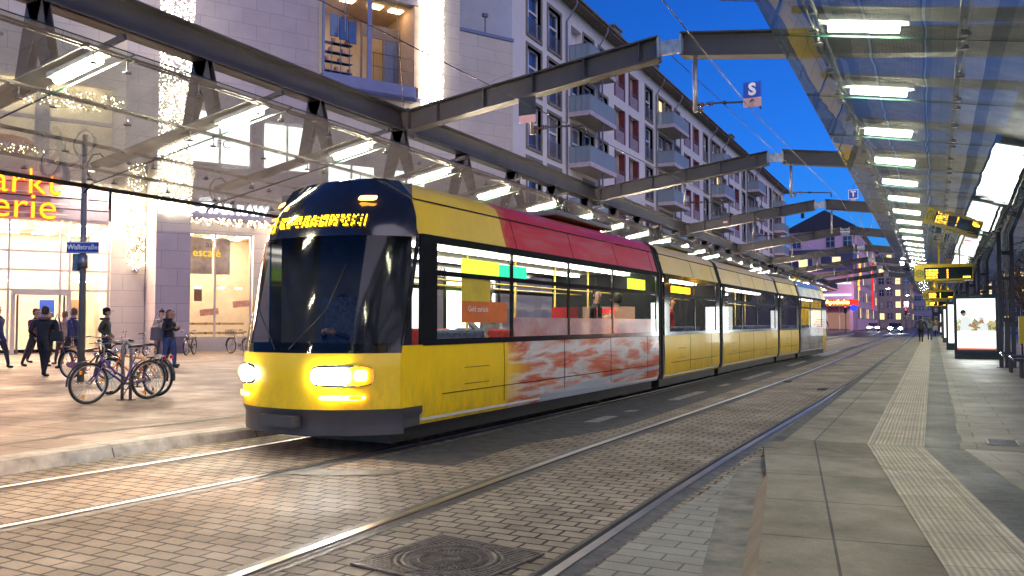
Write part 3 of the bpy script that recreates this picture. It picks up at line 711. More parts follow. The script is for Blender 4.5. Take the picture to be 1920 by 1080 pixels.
# body profile on one side, bottom to top (x half width, z)
PROF = [(1.10,.30),(1.15,.42),(1.16,.95),(1.15,1.20)]
COVE = [(1.135,2.46),(1.09,2.60),(1.02,2.86)]
ROOF = [(1.02,2.88),(.96,2.99),(.82,3.09),(.55,3.15),(.2,3.17)]
def both(pr): return [(x,z) for x,z in pr]
def strip(b, pr, y0, y1, sides=(-1,1), mi=0, smooth=True):
    for s_ in sides:
        vs = []; n = len(pr)
        for y in (y0, y1):
            for x, z in pr: vs.append((s_*x, y, z))
        b.add(vs, [(i,i+1,n+i+1,n+i) for i in range(n-1)], mi, smooth)
def section(idx, a, c, wins, lower, upper, roofm, film=None, wraps=None, y_skip=0):
    """a, c: path points (Y, X centre)"""
    (ya,xa),(yc,xc) = a, c
    Ln = math.hypot(yc-ya, xc-xa); rz = -math.atan2(xc-xa, yc-ya)
    g = bpy.data.objects.new('tram_section', None); COL.objects.link(g); g.parent = tram
    g.location = (xa+6.34, ya-7.0, 0); g.rotation_euler = (0,0,rz)
    y0 = y_skip+.0; y1 = Ln-.18
    if not wraps: wraps = [(y0,y1,lower,upper,roofm)]
    for (s0,s1,lo,up,rf) in wraps:
        for sd in (-1,1):
            b = MB(); strip(b, PROF, s0, s1, sides=(sd,)); b.build('side_panel', lo, g)
            b = MB(); strip(b, COVE, s0, s1, sides=(sd,)); b.build('cove_panel', up, g)
        b = MB(); strip(b, ROOF, s0, s1); b.quad((-.2,s0,3.17),(.2,s0,3.17),(.2,s1,3.17),(-.2,s1,3.17)); b.build('roof', [rf], g)
    # dark seam lines along cove
    b = MB()
    for s_ in (-1,1):
        b.bar((s_*1.022,y0,2.873),(s_*1.022,y1,2.873),.012,.014); b.bar((s_*1.145,y0,1.20),(s_*1.145,y1,1.20),.03,.02); b.bar((s_*1.161,y0+.4,.62),(s_*1.161,y1-.3,.62),.006,.008)
    yq = y0+1.9
    while yq < y1-.4:
        for s_ in (-1,1): b.bar((s_*1.1575,yq,.42),(s_*1.1635,yq,.95),.006,.006,up=(0,1,0)); b.bar((s_*1.1635,yq,.95),(s_*1.153,yq,1.19),.006,.006,up=(0,1,0)); b.bar((s_*1.137,yq+.4,2.47),(s_*1.022,yq+.4,2.86),.006,.006,up=(0,1,0))
        yq += 1.9
    for s_ in (-1,1): b.box(min(s_*1.158,s_*1.164),max(s_*1.158,s_*1.164),y0+.9,y0+1.5,.70,.706); b.box(min(s_*1.158,s_*1.164),max(s_*1.158,s_*1.164),y0+.9,y0+1.5,.9,.906)
    b.build('body_seam', M['tdark'], g)
    # window band frame: head, sill, transom, pillars
    b = MB()
    for s_ in (-1,1):
        X = s_*1.142
        b.bar((X,y0,2.42),(X,y1,2.42),.03,.09); b.bar((X,y0,1.235),(X,y1,1.235),.028,.05)
        prev = y0
        for (w0,w1) in wins:
            b.box(min(X-.013,X+.013),max(X-.013,X+.013),prev,w0,1.261,2.374); prev = w1
        b.box(X-.013,X+.013,prev,y1,1.261,2.374)
    b.build('window_band', M['tdark'], g)
    for s_ in (-1,1):
        for (w0,w1) in wins:
            q = MB(); X = s_*1.138
            q.quad((X,w0,1.262),(X,w1,1.262),(X,w1,2.373),(X,w0,2.373)); wn = q.build('side_window', M['tglass'], g)
            if w1-w0 > 1.0:
                q = MB(); q.bar((s_*1.148,w0,2.03),(s_*1.148,w1,2.03),.02,.06); q.build('transom', M['tdark'], wn)
    if film:
        q = MB()
        for f0,f1,fz in film:
            q.quad((1.1435,f0,1.262),(1.1435,f1,1.262),(1.1435,f1,fz),(1.1435,f0,fz))
        q.build('window_film', M['wrapglass'], g)
    # inside
    b = MB(); b.box(-1.1,1.1,y0,y1,.30,.34); b.build('cabin_floor', M['tfloor'], g)
    b = MB(); b.quad((-1.1,y0,2.45),(1.1,y0,2.45),(1.1,y1,2.45),(-1.1,y1,2.45)); b.build('cabin_ceiling', M['tint'], g)
    b = MB()
    for x in (-.55,.55): b.box(x-.07,x+.07,y0+.3,y1-.2,2.40,2.44)
    b.build('ceiling_light', M['tlamp'], g)
    b = MB(); 
    for x in (-1.12,1.12): b.box(x-.01,x+.01,y0,y1,.34,1.2)
    b.build('inner_wall', M['tint'], g)
    yy = y0+1.0
    while yy < y1-.8:
        for x in (-.72,.72):
            q = MB(); q.box(x-.42,x+.42,yy,yy+.42,.72,.80); q.box(x-.42,x+.42,yy+.36,yy+.44,.8,1.36); q.box(x-.05,x+.05,yy+.1,yy+.3,.34,.72)
            q.build('seat', M['seat'] if (int(yy*3)%5) else M['seatred'], g, bevel=.04)
        q = MB(); q.tube([(.3,yy-.1,.34),(.3,yy-.1,2.42)],.017,6); q.build('grab_pole', M['pole_y'], g)
        yy += 1.45
    q = MB(); q.tube([(.45,y0+.2,2.02),(.45,y1-.2,2.02)],.015,6); q.tube([(-.45,y0+.2,2.02),(-.45,y1-.2,2.02)],.015,6); q.build('grab_rail', M['pole_y'], g)
    return g, Ln
S = []
g1, L1 = section(0, TC[0], TC[1], [(1.30,3.10),(3.16,4.95),(5.01,6.8),(6.86,9.15)], None, None, None, y_skip=1.0,
    film=[(3.2,9.2,1.52)],
    wraps=[(1.0,3.0,M['yel'],M['yel'],M['yel']), (3.0,9.28,M['wrap'],M['wrapcove'],M['wrapcove'])])
# pale lower stripe of the wrap
b = MB()
b.add([(1.1135,4.0,.305),(1.1135,9.28,.305),(1.163,9.28,.60),(1.163,6.0,.52),(1.161,4.0,.42)],[(0,1,2,3,4)])
b.build('lower_wrap_stripe', M['wraplow'], g1)
g2, L2 = section(1, TC[1], TC[2], [(.55,2.5),(2.56,4.5)], M['yel'], M['yel'], M['yel'], y_skip=.2)
g3, L3 = section(2, TC[2], TC[3], [(.5,2.5),(2.56,4.6),(4.66,7.6)], M['yel'], M['yel'], M['yel'], y_skip=.2)
g4, L4 = section(3, TC[3], TC[4], [(.5,3.1)], M['yel'], M['yel'], M['yel'], y_skip=.2)
g5, L5 = section(4, TC[4], TC[5], [(.4,2.2),(2.3,4.8)], None, None, None, y_skip=.2, wraps=[(.2,5.0,M['wrapsil'],M['wrapsil'],M['wrapsil']),(5.0,5.85,M['yel'],M['yel'],M['yel'])])
# dark underframe below each section
for gg, y0, y1 in ((g1,.6,9.2),(g2,.2,4.8),(g3,.2,8),(g4,.2,3.4),(g5,.2,5.9)):
    MB().box(-1.02,1.02,y0,y1,.13,.325).build('underframe', M['black'], gg)
# rear end of the last section
b = MB(); pr = [(-1.1,.3),(1.1,.3),(1.15,1.2),(1.13,2.46),(1.0,2.9),(.6,3.12),(-.6,3.12),(-1.0,2.9),(-1.13,2.46),(-1.15,1.2)]
b.add([(x,5.86,z) for x,z in pr]+[(x*.9,6.15,z) for x,z in pr], [tuple(range(10,20))]+[(i,(i+1)%10,10+(i+1)%10,10+i) for i in range(10)])
b.build('rear_end', M['yel'], g5)
# bellows between sections
for i in range(1,5):
    y, x = TC[i]; b = MB()
    for k in range(5):
        yy = -.17+.34*k/4; sc = .955 if k % 2 else .985
        p2 = [(px*sc*1.0, pz if pz > .5 else .35) for px, pz in [(-1.14,.35),(-1.14,2.45),(-1.0,2.88),(-.8,3.06),(.8,3.06),(1.0,2.88),(1.14,2.45),(1.14,.35)]]
        b.prism(p2, yy-.04, yy+.04, 'y')
    o = b.build('gangway_bellows', M['bellow'], tram); o.location = (x+6.34, y-7.0, 0)
    o.rotation_euler = (0,0,-math.atan2(TC[i+1][1]-TC[i-1][1], TC[i+1][0]-TC[i-1][0]))
# roof boxes and pantograph base
for yy, xx, l_ in ((5.2,.30,2.6),(11.5,.35,2.2),(17,.42,4.0),(25,.6,2.4)):
    b = MB(); b.box(xx-.7,xx+.7,yy,yy+l_,3.18,3.27); b.build('roof_box', M['troof'], tram, bevel=.03)
# nose -----------------------------------------------------------------
nose = bpy.data.objects.new('tram_nose', None); COL.objects.link(nose); nose.parent = g1
def fy(x, z):
    a = abs(x)/1.15
    rake = 0 if z < 1.05 else (z-1.05)*.24 + max(0,z-2.5)**2*.8
    return min(.985, -.02 + .60*a**2.6 + rake + (.05 if z < .5 else 0))
def nose_grid(z0, z1, nz, m, nm, xs=1.0, off=0):
    b = MB(); nx = 20; vs = []; fs = []
    for j in range(nz+1):
        z = z0+(z1-z0)*j/nz
        hw = 1.16 if z < 2.46 else 1.135-(z-2.46)*.30 if z < 2.86 else 1.015-(z-2.86)*1.6
        hw = max(hw,.3)*xs
        for i in range(nx+1):
            x = -hw+2*hw*i/nx; vs.append((x, fy(x/ (hw/1.15/xs) if z>2.46 else x, z)-off, z))
    for j in range(nz):
        for i in range(nx): q = j*(nx+1)+i; fs.append((q,q+1,q+nx+2,q+nx+1))
    b.add(vs, fs, 0, True); return b.build(nm, m, nose)
nose_grid(.24,.52,3,M['skirt'],'front_bumper')
nose_grid(.52,1.12,5,M['yel'],'front_panel')
nose_grid(1.12,2.42,10,M['wscreen'],'windscreen')
nose_grid(2.42,2.80,4,M['tdark'],'display_panel')
nose_grid(2.80,3.12,4,M['tdark'],'roof_visor')
# side pieces from the nose to the body
b = MB()
for s_ in (-1,1):
    for z0, z1, m_ in ((.30,.52,1),(.52,1.20,0),(2.46,2.86,0),(2.86,3.08,0)):
        hw = lambda z: 1.16 if z < 2.46 else 1.135-(z-2.46)*.30 if z < 2.86 else max(.3,1.015-(z-2.86)*1.6)
        n = 6; vs = []
        for j in range(n+1):
            z = z0+(z1-z0)*j/n
            vs.append((s_*hw(z), fy(1.15,z) , z)); vs.append((s_*(hw(z) if z>.42 else 1.12), 1.0, z))
        b.add(vs, [(2*j,2*j+1,2*j+3,2*j+2) for j in range(n)], m_, True)
b.build('cab_side_panel', [M['yel'], M['skirt']], nose)
for s_ in (-1,1):
    b = MB()
    b.box(min(s_*1.128,s_*1.158),max(s_*1.128,s_*1.158),.96,1.26,1.2,2.46)
    b.add([(s_*1.15,fy(1.15,1.2)-.02,1.2),(s_*1.15,fy(1.15,1.2)+.06,1.2),(s_*1.14,fy(1.15,2.46)+.06,2.46),(s_*1.14,fy(1.15,2.46)-.02,2.46)],[(0,1,2,3)])
    b.build('cab_pillar', M['tdark'], nose)
for s_ in (-1,1):
    q = MB(); q.quad((s_*1.148,fy(1.15,1.2)+.05,1.2),(s_*1.148,.97,1.2),(s_*1.138,.97,2.46),(s_*1.138,fy(1.15,2.46)+.05,2.46)); q.build('cab_window', M['wscreen'], nose)
b = MB(); b.quad((-1,1.0,3.05),(1,1.0,3.05),(1,1.02,.3),(-1,1.02,.3)); b.build('cab_back_wall', mat('cab_rear_wall', (.10,.10,.11), .6), nose)
b = MB(); b.box(-.9,.9,.45,.75,1.0,1.22); b.build('dashboard', M['tdark'], nose)
b = MB(); b.box(-.15,.35,.80,.98,.7,1.75); b.build('driver_seat', M['seat'], nose)
# roof of cab: from the visor's top edge back to the body roof
def zb(x):
    x = abs(x)
    return 3.17 if x < .2 else 3.17-(x-.2)/.35*.02 if x < .55 else 3.15-(x-.55)/.27*.06
b = MB(); vs = []; nx = 14
for i in range(nx+1):
    x = -.6+1.2*i/nx
    vs += [(x,fy(x/.6*1.15,3.12),3.12),(x,1.0,zb(x))]
b.add(vs, [(2*i,2*i+1,2*i+3,2*i+2) for i in range(nx)], 0, True)
for s_ in (-1,1):
    b.add([(s_*.6,fy(1.15,3.12),3.12),(s_*.6,1.0,3.14),(s_*.82,1.0,3.09),(s_*1.02,1.0,2.88),(s_*.80,fy(1.15,3.0),3.0)],[(0,1,2,3,4)])
b.build('cab_roof', M['tdark'], nose)
# headlights, turn lights, marker lamps, destination display, wipers, mirrors
for s_ in (-1,1):
    h = bpy.data.objects.new('headlight', None); COL.objects.link(h); h.parent = nose
    def patch(x0,x1,z0,z1,off,m,nm,n=10,fan=True):
        b = MB(); vs = []; c = ((x0+x1)/2,(z0+z1)/2)
        ring = []
        for k in range(24):
            a = 2*PI*k/24; r_ = .5
            ex = abs(math.cos(a))**r_*math.copysign(1,math.cos(a)); ez = abs(math.sin(a))**r_*math.copysign(1,math.sin(a))
            x = c[0]+ex*(x1-x0)/2; z = c[1]+ez*(z1-z0)/2; ring.append((x,z))
        for x,z in ring: vs.append((s_*x, fy(x,z)-off, z))
        for x,z in ring: vs.append((s_*(c[0]+(x-c[0])*.55), fy(x,z)-off-.012, c[1]+(z-c[1])*.55))
        vs.append((s_*c[0], fy(c[0],c[1])-off-.016, c[1]))
        fs = [(k,(k+1)%24,24+(k+1)%24,24+k) for k in range(24)]+([(24+k,24+(k+1)%24,48) for k in range(24)] if fan else [])
        b.add(vs, fs, 0, True); return b.build(nm, m, h)
    patch(.40,.98,.76,1.00,.012,M['tdark'],'lamp_bezel',fan=False)
    patch(.43,.80,.79,.97,.045,M['hl'],'lamp_glass')
    patch(.83,.94,.82,.95,.045,M['turn'],'turn_lens')
    patch(.50,.92,.62,.68,.03,M['turn'],'position_lamp')
    h2 = bpy.data.objects.new('marker_lamp', None); COL.objects.link(h2); h2.parent = nose; h = h2
    patch(.56,.74,2.83,2.89,.02,M['turn'],'marker_lens')
for s_ in (-1,1):
    hlamp = bpy.data.lights.new('headlamp','SPOT'); hlamp.energy = 260; hlamp.color = (1,.60,.36); hlamp.spot_size = R(84); hlamp.spot_blend = 1; hlamp.shadow_soft_size = .12
    ho = bpy.data.objects.new('headlamp_beam', hlamp); COL.objects.link(ho); ho.parent = nose; ho.location = (s_*.62,-.20,.88); ho.rotation_euler = (R(80),0,R(180))
b = MB()
for gx in range(-34,35):
    x = gx*.021
    if gx < -25: on = lambda r_: ((gx+30)**2 < 14)
    else: on = lambda r_: gx > -21
    for rz_ in range(9):
        if gx < -25 and not (rz_ in (0,8,4) or gx in (-26,)): continue
        if -25 <= gx <= -21: continue
        if gx > -21 and ((gx+21) % 6 == 0 or rz_ in (0,8) or random.random() < .38): continue
        z = 2.52+rz_*.019; y = fy(x,z)-.012
        b.add([(x-.009,y,z-.008),(x+.009,y,z-.008),(x+.009,y,z+.008),(x-.009,y,z+.008)],[(0,1,2,3)])
b.build('destination_display', M['led_am'], nose, normals=False)
b = MB()
for s_ in (-1,1):
    b.tube([(s_*.1,fy(0,1.2)-.03,1.16),(s_*.5,fy(.5,1.6)-.04,1.60),(s_*.62,fy(.6,2.1)-.03,2.1)],.007,6)
b.build('wiper', M['black'], nose)
b = MB(); b.box(-.25,.25,-.10,.25,.33,.45); b.build('coupler_cover', M['skirt'], nose)
# bogies
for yy, xx in ((2.1,.07),(7.6,.23),(16.2,.38),(20.5,.45),(28.5,.78)):
    bg_ = bpy.data.objects.new('bogie', None); COL.objects.link(bg_); bg_.parent = tram; bg_.location = (xx,yy,0)
    b = MB(); b.box(-.95,.95,-.95,.95,.22,.50); b.build('bogie_frame', M['black'], bg_)
    for s_ in (-1,1):
        for w in (-.75,.75):
            b = MB(); b.lathe([(.05,-.05),(.30,-.05),(.30,.05),(.05,.05)], (s_*.75,w,.32), 20, axis='x'); b.build('wheel', M['railweb'], bg_)
# window stickers and screens
text('sticker_lettering', 'Geld zurück', .10, M['sign_white'], g1, (1.146,2.0,1.62), (PI/2,0,PI/2), depth=.002, align='LEFT')
b = MB(); b.quad((1.1432,1.85,1.45),(1.1432,3.0,1.45),(1.1432,3.0,1.72),(1.1432,1.85,1.72)); b.build('window_sticker', mat('orange_sticker', (.70,.16,.03), .4), g1)
b = MB(); b.quad((1.1432,1.85,1.72),(1.1432,2.55,1.72),(1.1432,2.55,2.0),(1.1432,1.85,2.0)); b.build('window_sticker', mat('yellow_sticker', (.70,.52,.04), .4), g1)
b = MB(); b.box(.7,.74,2.55,3.5,2.10,2.30); b.build('led_display', M['led_gr'], g1)
b = MB(); b.box(.7,.74,3.55,4.35,2.10,2.28); b.build('info_screen', M['led_teal'], g1)
b = MB(); b.box(.9,.94,8.2,9.1,2.10,2.30); b.build('led_display', M['led_gr'], g1)
b = MB(); b.box(.9,.94,1.5,2.9,2.12,2.26); b.build('led_display', M['led_am'], g2)
b = MB(); b.box(.9,.94,.6,1.2,2.12,2.28); b.build('info_screen', M['led_teal'], g3)
b = MB(); b.box(.6,.9,5.5,5.9,.9,1.7); b.build('ticket_machine', mat('red_machine', (.5,.02,.02), .4), g1)
# ------------------------------------------------------------------ shopping mall (local x along the front, y into the building)
MA = (-31.51,26.17); MRZ = math.atan2(.8703,.4926)
mall = thing('shopping_mall', 'pale stone clad shopping mall with glowing shop fronts and projecting bay window', 'shopping mall', (MA[0],MA[1],0), MRZ)
M['clad'] = paving('stone_cladding', (.385,.335,.36), (.41,.36,.385), (.20,.17,.18), 1.32, .76, .009, rough=.55, uv=True, bump=.2, blotch=.10, off=.5, spots=0)
M['clad2'] = paving('light_stone_cladding', (.52,.46,.40), (.55,.49,.43), (.28,.24,.2), 2.3, .72, .010, rough=.5, uv=True, bump=.2, blotch=.12, off=.5, spots=0)
M['frame'] = mat('beige_metal_frame', (.50,.44,.40), .4, metal=.2, var=.05)
M['dframe'] = mat('bronze_metal_frame', (.16,.13,.11), .4, metal=.3, var=.08)
M['bluemetal'] = mat('blue_grey_sheet', (.16,.18,.33), .4, metal=.2, var=.06)
M['band'] = mat('grey_sign_band', (.16,.14,.18), .35, var=.08)
M['shopglass'] = glass('shop_glass', (.95,.95,.93), ior=1.4, refl=.8)
M['cream'] = mat('warm_interior_wall', (.80,.70,.55), .7, var=.08, vs=1)
M['wood'] = mat('light_wood', (.45,.28,.14), .5, var=.2, stretch=(1,1,.2))
M['sfloor'] = mat('shop_floor', (.5,.45,.4), .3, var=.1)
M['warm'] = emit('shop_ceiling_light', (1,.82,.60), 40)
M['cool'] = emit('cool_shop_light', (1,.96,.92), 3.2)
M['fairy'] = emit('fairy_light', (1,.84,.55), 22)
M['fairy_w'] = emit('white_fairy_light', (1,.88,.66), 12)
M['garland'] = mat('garland_twigs', (.12,.08,.035), .8, var=.4, vs=30)
def wall(name, x0, x1, y, z0, z1, m, parent=mall, th=.3, bw=True):
    """box wall; front face at y; UV by x,z"""
    me = MB(); me.box(x0,x1,y,y+th,z0,z1); o = me.build(name, m, parent)
    uvl = o.data.uv_layers.new(name='UVMap')
    for p in o.data.polygons:
        for li in p.loop_indices:
            c = o.data.vertices[o.data.loops[li].vertex_index].co
            uvl.data[li].uv = (c.y, c.z) if abs(p.normal.x) > .7 else (c.x, c.z)
    return o
# local x ranges measured along the front: entrance -14..-1.65, white wall -1.65..-.3, pier -.2..1.2 (projects 2.3), shop 1.3..5.6, wall ... 19.7
# upper storeys, with windows punched
wall('upper_wall', -1.15, 7.85, 0, 8.6, 26, M['clad'])
wall('upper_wall', -20, -7.2, 0, 7.4, 26, M['clad'])
wall('parapet_wall', -7.2, -1.15, 0, 11.9, 15.2, M['clad2'])
wall('spandrel', -7.2, -1.15, 0, 7.4, 8.3, M['clad2'])
for wx0, wx1, z0, z1 in ((-6.9,-4.6,8.3,10.2),(-4.2,-1.6,8.3,10.2),(-6.9,-4.6,10.2,11.9),(-4.2,-1.6,10.2,11.9)):
    w = bpy.data.objects.new('window', None); COL.objects.link(w); w.parent = mall
    b = MB(); b.box(wx0,wx1,.10,.12,z0+.05,z1-.05); b.build('pane', M['shopglass'], w)
    b = MB()
    for s_ in (wx0,wx1-.08): b.box(s_,s_+.08,.04,.16,z0,z1)
    b.box(wx0+.08,wx1-.08,.04,.16,z0,z0+.08); b.box(wx0+.08,wx1-.08,.04,.16,z1-.08,z1); b.build('frame', M['frame'], w)
for x0,x1 in ((-7.2,-6.9),(-4.6,-4.2),(-1.6,-1.15)): wall('window_pier', x0,x1,0,8.3,11.9,M['clad2'])
b = MB(); b.box(-7,-1.3,1.6,1.7,8.3,12.2); b.box(-7,-1.3,.3,1.6,12.2,12.3); b.box(-7,-1.3,.3,1.6,8.2,8.3); b.build('upper_room_wall', M['cream'], mall)
for x in (-6.2,-5.2,-3.6,-2.4): MB().box(x-.25,x+.25,.6,1.1,12.14,12.19).build('upper_room_light', M['warm'], mall)
wall('upper_wall', -7.2,-1.15,0,15.2,26,M['clad'])
# entrance glazing (ground to band)
def glazing(x0, x1, zs, xs, y=.05, fm=None, t=.09, name='glazing'):
    w = bpy.data.objects.new(name, None); COL.objects.link(w); w.parent = mall
    b = MB(); b.quad((x0,y+.03,zs[0]),(x1,y+.03,zs[0]),(x1,y+.03,zs[-1]),(x0,y+.03,zs[-1])); b.build('pane', M['shopglass'], w)
    b = MB()
    for z in zs: b.box(x0,x1,y-.03,y+.02,z-t/2,z+t/2)
    for x in xs: b.box(x-t/2,x+t/2,y-.045,y+.018,zs[0],zs[-1])
    b.build('frame', fm or M['frame'], w); return w
glazing(-13.5,-1.65,[.13,2.83,3.68,4.47,5.86],[-13.4,-11.2,-9.4,-7.2,-5.5,-3.6,-3.25,-1.72])
for z0,z1 in ((5.90,6.31),(6.36,6.78),(6.83,7.36)):
    b = MB(); b.box(-13.5,-1.78,-.02,.1,z0,z1); b.build('fascia_band', M['band'] if z1 < 7 else M['clad2'], mall)
# entrance canopy and doors
dr = bpy.data.objects.new('entrance_door', None); COL.objects.link(dr); dr.parent = mall
b = MB(); b.box(-5.4,-3.2,-.28,.0,2.62,2.86); b.box(-5.4,-5.25,-.25,0,.13,2.62); b.box(-3.35,-3.2,-.25,0,.13,2.62); b.build('door_frame', M['frame'], dr)
for x in (-5.2,-3.48): MB().box(x,x+.08,-.12,-.06,.13,2.6).build('door_leaf', M['dframe'], dr)
wall('stone_wall', -1.65, -.25, 0, .13, 8.6, M['clad2'])
# interior
b = MB(); b.box(-13.5,-1.7,7,7.2,.13,6.5); b.box(-13.6,-13.5,0.2,7,.13,6.5); b.box(-1.75,-1.66,.35,7,.13,6.5); b.build('lobby_wall', M['cream'], mall)
b = MB(); b.box(-13.5,-1.7,.2,7,.09,.128); b.build('lobby_floor', M['sfloor'], mall)
b = MB(); b.box(-13.5,-1.7,.2,7,5.8,5.9); b.box(-13.5,-1.7,3,3.3,3.4,3.7); b.build('lobby_ceiling', M['cream'], mall)
b = MB()
for i in range(8):
    for y in (1.2,3.4,5.4): b.box(-13+i*1.45,-12.1+i*1.45,y,y+.5,5.74,5.79)
for i in range(8): b.box(-13+i*1.45,-12.2+i*1.45,2.2,2.5,3.3,3.35)
b.build('lobby_light', M['warm'], mall)
for x in (-12.5,-9.6,-6.2,-2.6):
    b = MB(); b.box(x-.35,x+.35,2.8,3.6,.13,2.3+.5*(x%1)); b.build('display_shelf', M['wood'], mall)
b = MB(); b.box(-4.1,-3.5,3.5,3.6,1.7,2.5); b.build('lobby_poster', M['sign_blue'], mall)
# pier
pier = wall('stone_pier', -.22, 1.20, -2.3, .13, 5.4, M['clad'], th=2.6)
wall('stone_pier', -.22, 1.20, -2.3, 5.4, 9.0, M['clad2'], th=2.3)
b = MB(); b.box(-.23,1.21,-2.32,-2.301,.13,.85); b.build('plinth', M['band'], mall)
# cafe shop window right of the pier
glazing(1.3,4.55,[.74,5.62],[1.36,2.84,4.5], fm=M['frame'])
wall('sill_wall', 1.2, 5.6, 0, .13, .70, M['clad2'])
wall('shop_head', 1.2, 5.6, 0, 5.66, 6.28, M['clad2'])
wall('stone_wall', 4.62, 5.9, 0, .70, 5.66, M['clad2'])
b = MB(); b.box(1.2,5.6,4,4.1,.13,6); b.box(1.15,1.2,.3,4,.13,6); b.box(5.6,5.7,.3,4,.13,6); b.build('shop_wall', M['cream'], mall)
b = MB(); b.box(1.2,5.6,.3,4,.09,.128); b.build('shop_floor', M['sfloor'], mall)
b = MB(); b.box(1.2,5.6,.3,4,5.7,5.8); b.build('shop_ceiling', M['cream'], mall)
b = MB()
for x in (1.7,3.2,4.4):
    for y in (.8,2.4): b.box(x-.3,x+.3,y,y+.4,5.64,5.69)
for x in (1.5,2.2,3.3,4.1): b.box(x-.12,x+.12,.55,.75,3.1,3.14)
b.build('shop_light', M['warm'], mall)
pm = mat('brown_poster', (.32,.20,.13), .4, col2=(.78,.66,.5), vs=1.2)
for x0,x1,z0,z1 in ((1.45,2.72,3.73,5.45),(2.9,3.55,3.73,5.45)):
    o = MB().box(x0,x1,.16,.18,z0,z1).build('window_poster', pm, mall)
text('window_lettering', 'as', .42, M['dframe'], mall, (2.55,.03,5.12), depth=.01)
text('window_lettering', 'escafé', .55, emit('yellow_window_letter', (1,.62,.04), 1.2), mall, (2.45,.03,4.72), depth=.01, sx=.95)
for x, z, a in ((2.6,1.95,.12),(4.1,2.35,.1)):
    b = MB(); b.box(-.42,.42,0,.03,-.15,.15); o = b.build('window_sticker', mat('waffle_sticker', (.62,.20,.10), .5, col2=(.75,.45,.3), vs=6) , mall); o.location = (x,.02,z); o.rotation_euler = (0,-a,0)
o = MB().box(1.9,2.25,.02,.035,2.45,3.0).build('notice_poster', mat('dark_notice', (.25,.12,.06), .5), mall)
b = MB()
for i in range(5):
    for j in range(2): b.box(1.5+i*.62,1.5+i*.62+.5,1.0,1.5,.9+j*.45,1.0+j*.45)
b.build('counter_shelf', M['wood'], mall)
# sign band above the shop and the wall right of it
o = MB().box(1.25,6.2,-.10,.0,6.30,7.25).build('fascia_board', M['band'], mall)
wall('upper_wall', 1.2, 7.85, .002, 7.25, 8.6, M['clad'])
wall('stone_wall', 5.9, 7.85, .001, .13, 8.6, M['clad'])
wall('upper_wall', 7.85, 19.7, 0, .13, 13.6, M['clad2'])
for x0,x1,z0,z1 in ((8.3,10.9,7.2,9.6),(11.6,13.9,7.2,9.6),(8.3,10.9,1,4.6),(11.6,13.9,1,4.6),(15,18.5,1,4.6),(1.5,4.4,9.0,11.4),(5.0,7.4,9.0,11.2)):
    w = bpy.data.objects.new('shop_window', None); COL.objects.link(w); w.parent = mall
    b = MB(); b.box(x0,x1,-.02,-.012,z0,z1); b.build('lit_room', mat('bright_shop_interior', (.8,.78,.7), .6) if 0 else M['cool'], w)
    b = MB()
    for x in (x0,(x0+x1)/2,x1): b.box(x-.05,x+.05,-.08,-.022,z0,z1)
    b.box(x0,x1,-.081,-.0225,z0-.08,z0); b.box(x0,x1,-.081,-.0225,z1,z1+.08); b.build('frame', M['frame'], w)
text('shop_window_lettering', 'FC', .55, M['black'], mall, (3.1,-.1,9.9), depth=.01)
# bay window with loggia
bay = bpy.data.objects.new('bay_window', None); COL.objects.link(bay); bay.parent = mall
b = MB()
b.box(7.85,13.1,-.5,.0,13.35,14.15); b.box(7.85,15.75,-.5,-.42,13.35,13.55); b.build('bay_base', M['bluemetal'], bay)
b = MB(); b.box(7.80,7.92,-.5,-.40,14.15,26); b.box(10.25,10.5,-.5,-.42,14.15,26); b.box(9.0,9.06,-.48,-.43,16.4,18.9); b.build('bay_mullion', M['bluemetal'], bay)
b = MB(); b.quad((7.92,-.44,14.15),(10.25,-.44,14.15),(10.25,-.44,22),(7.92,-.44,22)); b.build('pane', M['shopglass'], bay)
b = MB(); b.box(7.9,13.0,3.2,3.3,14.1,19.6); b.box(7.8,7.85,-.4,3.2,14.1,19.6); b.box(7.9,13,0,3.2,18.55,18.65); b.build('bay_room_wall', mat('warm_room_wall', (.75,.60,.40), .7, var=.06), bay)
wall('loggia_side_wall', 13.0, 13.25, -.42, 14.15, 18.6, mat('warm_clad', (.62,.45,.33), .6, var=.06), parent=bay, th=3.4)
b = MB(); b.box(7.9,13,-.4,3.2,14.05,14.12); b.build('bay_floor', M['sfloor'], bay)
wall('bay_pier', 13.25, 15.84, -.42, 13.56, 26, M['clad2'], parent=bay, th=.7)
wall('bay_lintel', 10.5, 13.25, -.42, 18.65, 26, M['clad'], parent=bay, th=.7)
b = MB(); b.box(10.6,12.9,1.2,1.25,14.12,14.2); b.box(10.6,10.7,1.2,1.25,14.2,17.7); b.box(11.9,12.0,1.2,1.26,14.2,17.7); b.box(12.8,12.9,1.2,1.25,14.2,17.7); b.box(10.6,12.9,1.19,1.26,17.0,17.7); b.build('terrace_door_frame', M['dframe'], bay)
b = MB(); b.box(12.02,12.78,1.21,1.22,14.2,17.0); b.build('terrace_door', mat('blue_door', (.10,.13,.22), .3), bay)
bl = emit('bay_ceiling_light', (1,.68,.36), 9)
for x in (8.4,9.6,11.2,12.4): MB().box(x-.35,x+.35,.4,.9,18.48,18.53).build('bay_light', bl, bay)
b = MB(); b.tube([(10.55,-.46,15.6),(12.95,-.46,15.6)],.02,6); b.tube([(10.55,-.46,14.9),(12.95,-.46,14.9)],.015,6)
for x in (10.6,11.8,12.95): b.tube([(x,-.46,14.15),(x,-.46,15.6)],.018,6)
b.build('loggia_railing', M['steel'], bay)
b = MB()
for i in range(4):
    for j in range(4): b.box(8.2+i*.5,8.24+i*.5,.6,.64,14.15,16.6); b.box(8.2,9.9,.6,1.0,14.6+j*.5,14.63+j*.5)
b.build('shelf_rack', mat('blue_rack', (.25,.35,.55), .4), bay)
b = MB()
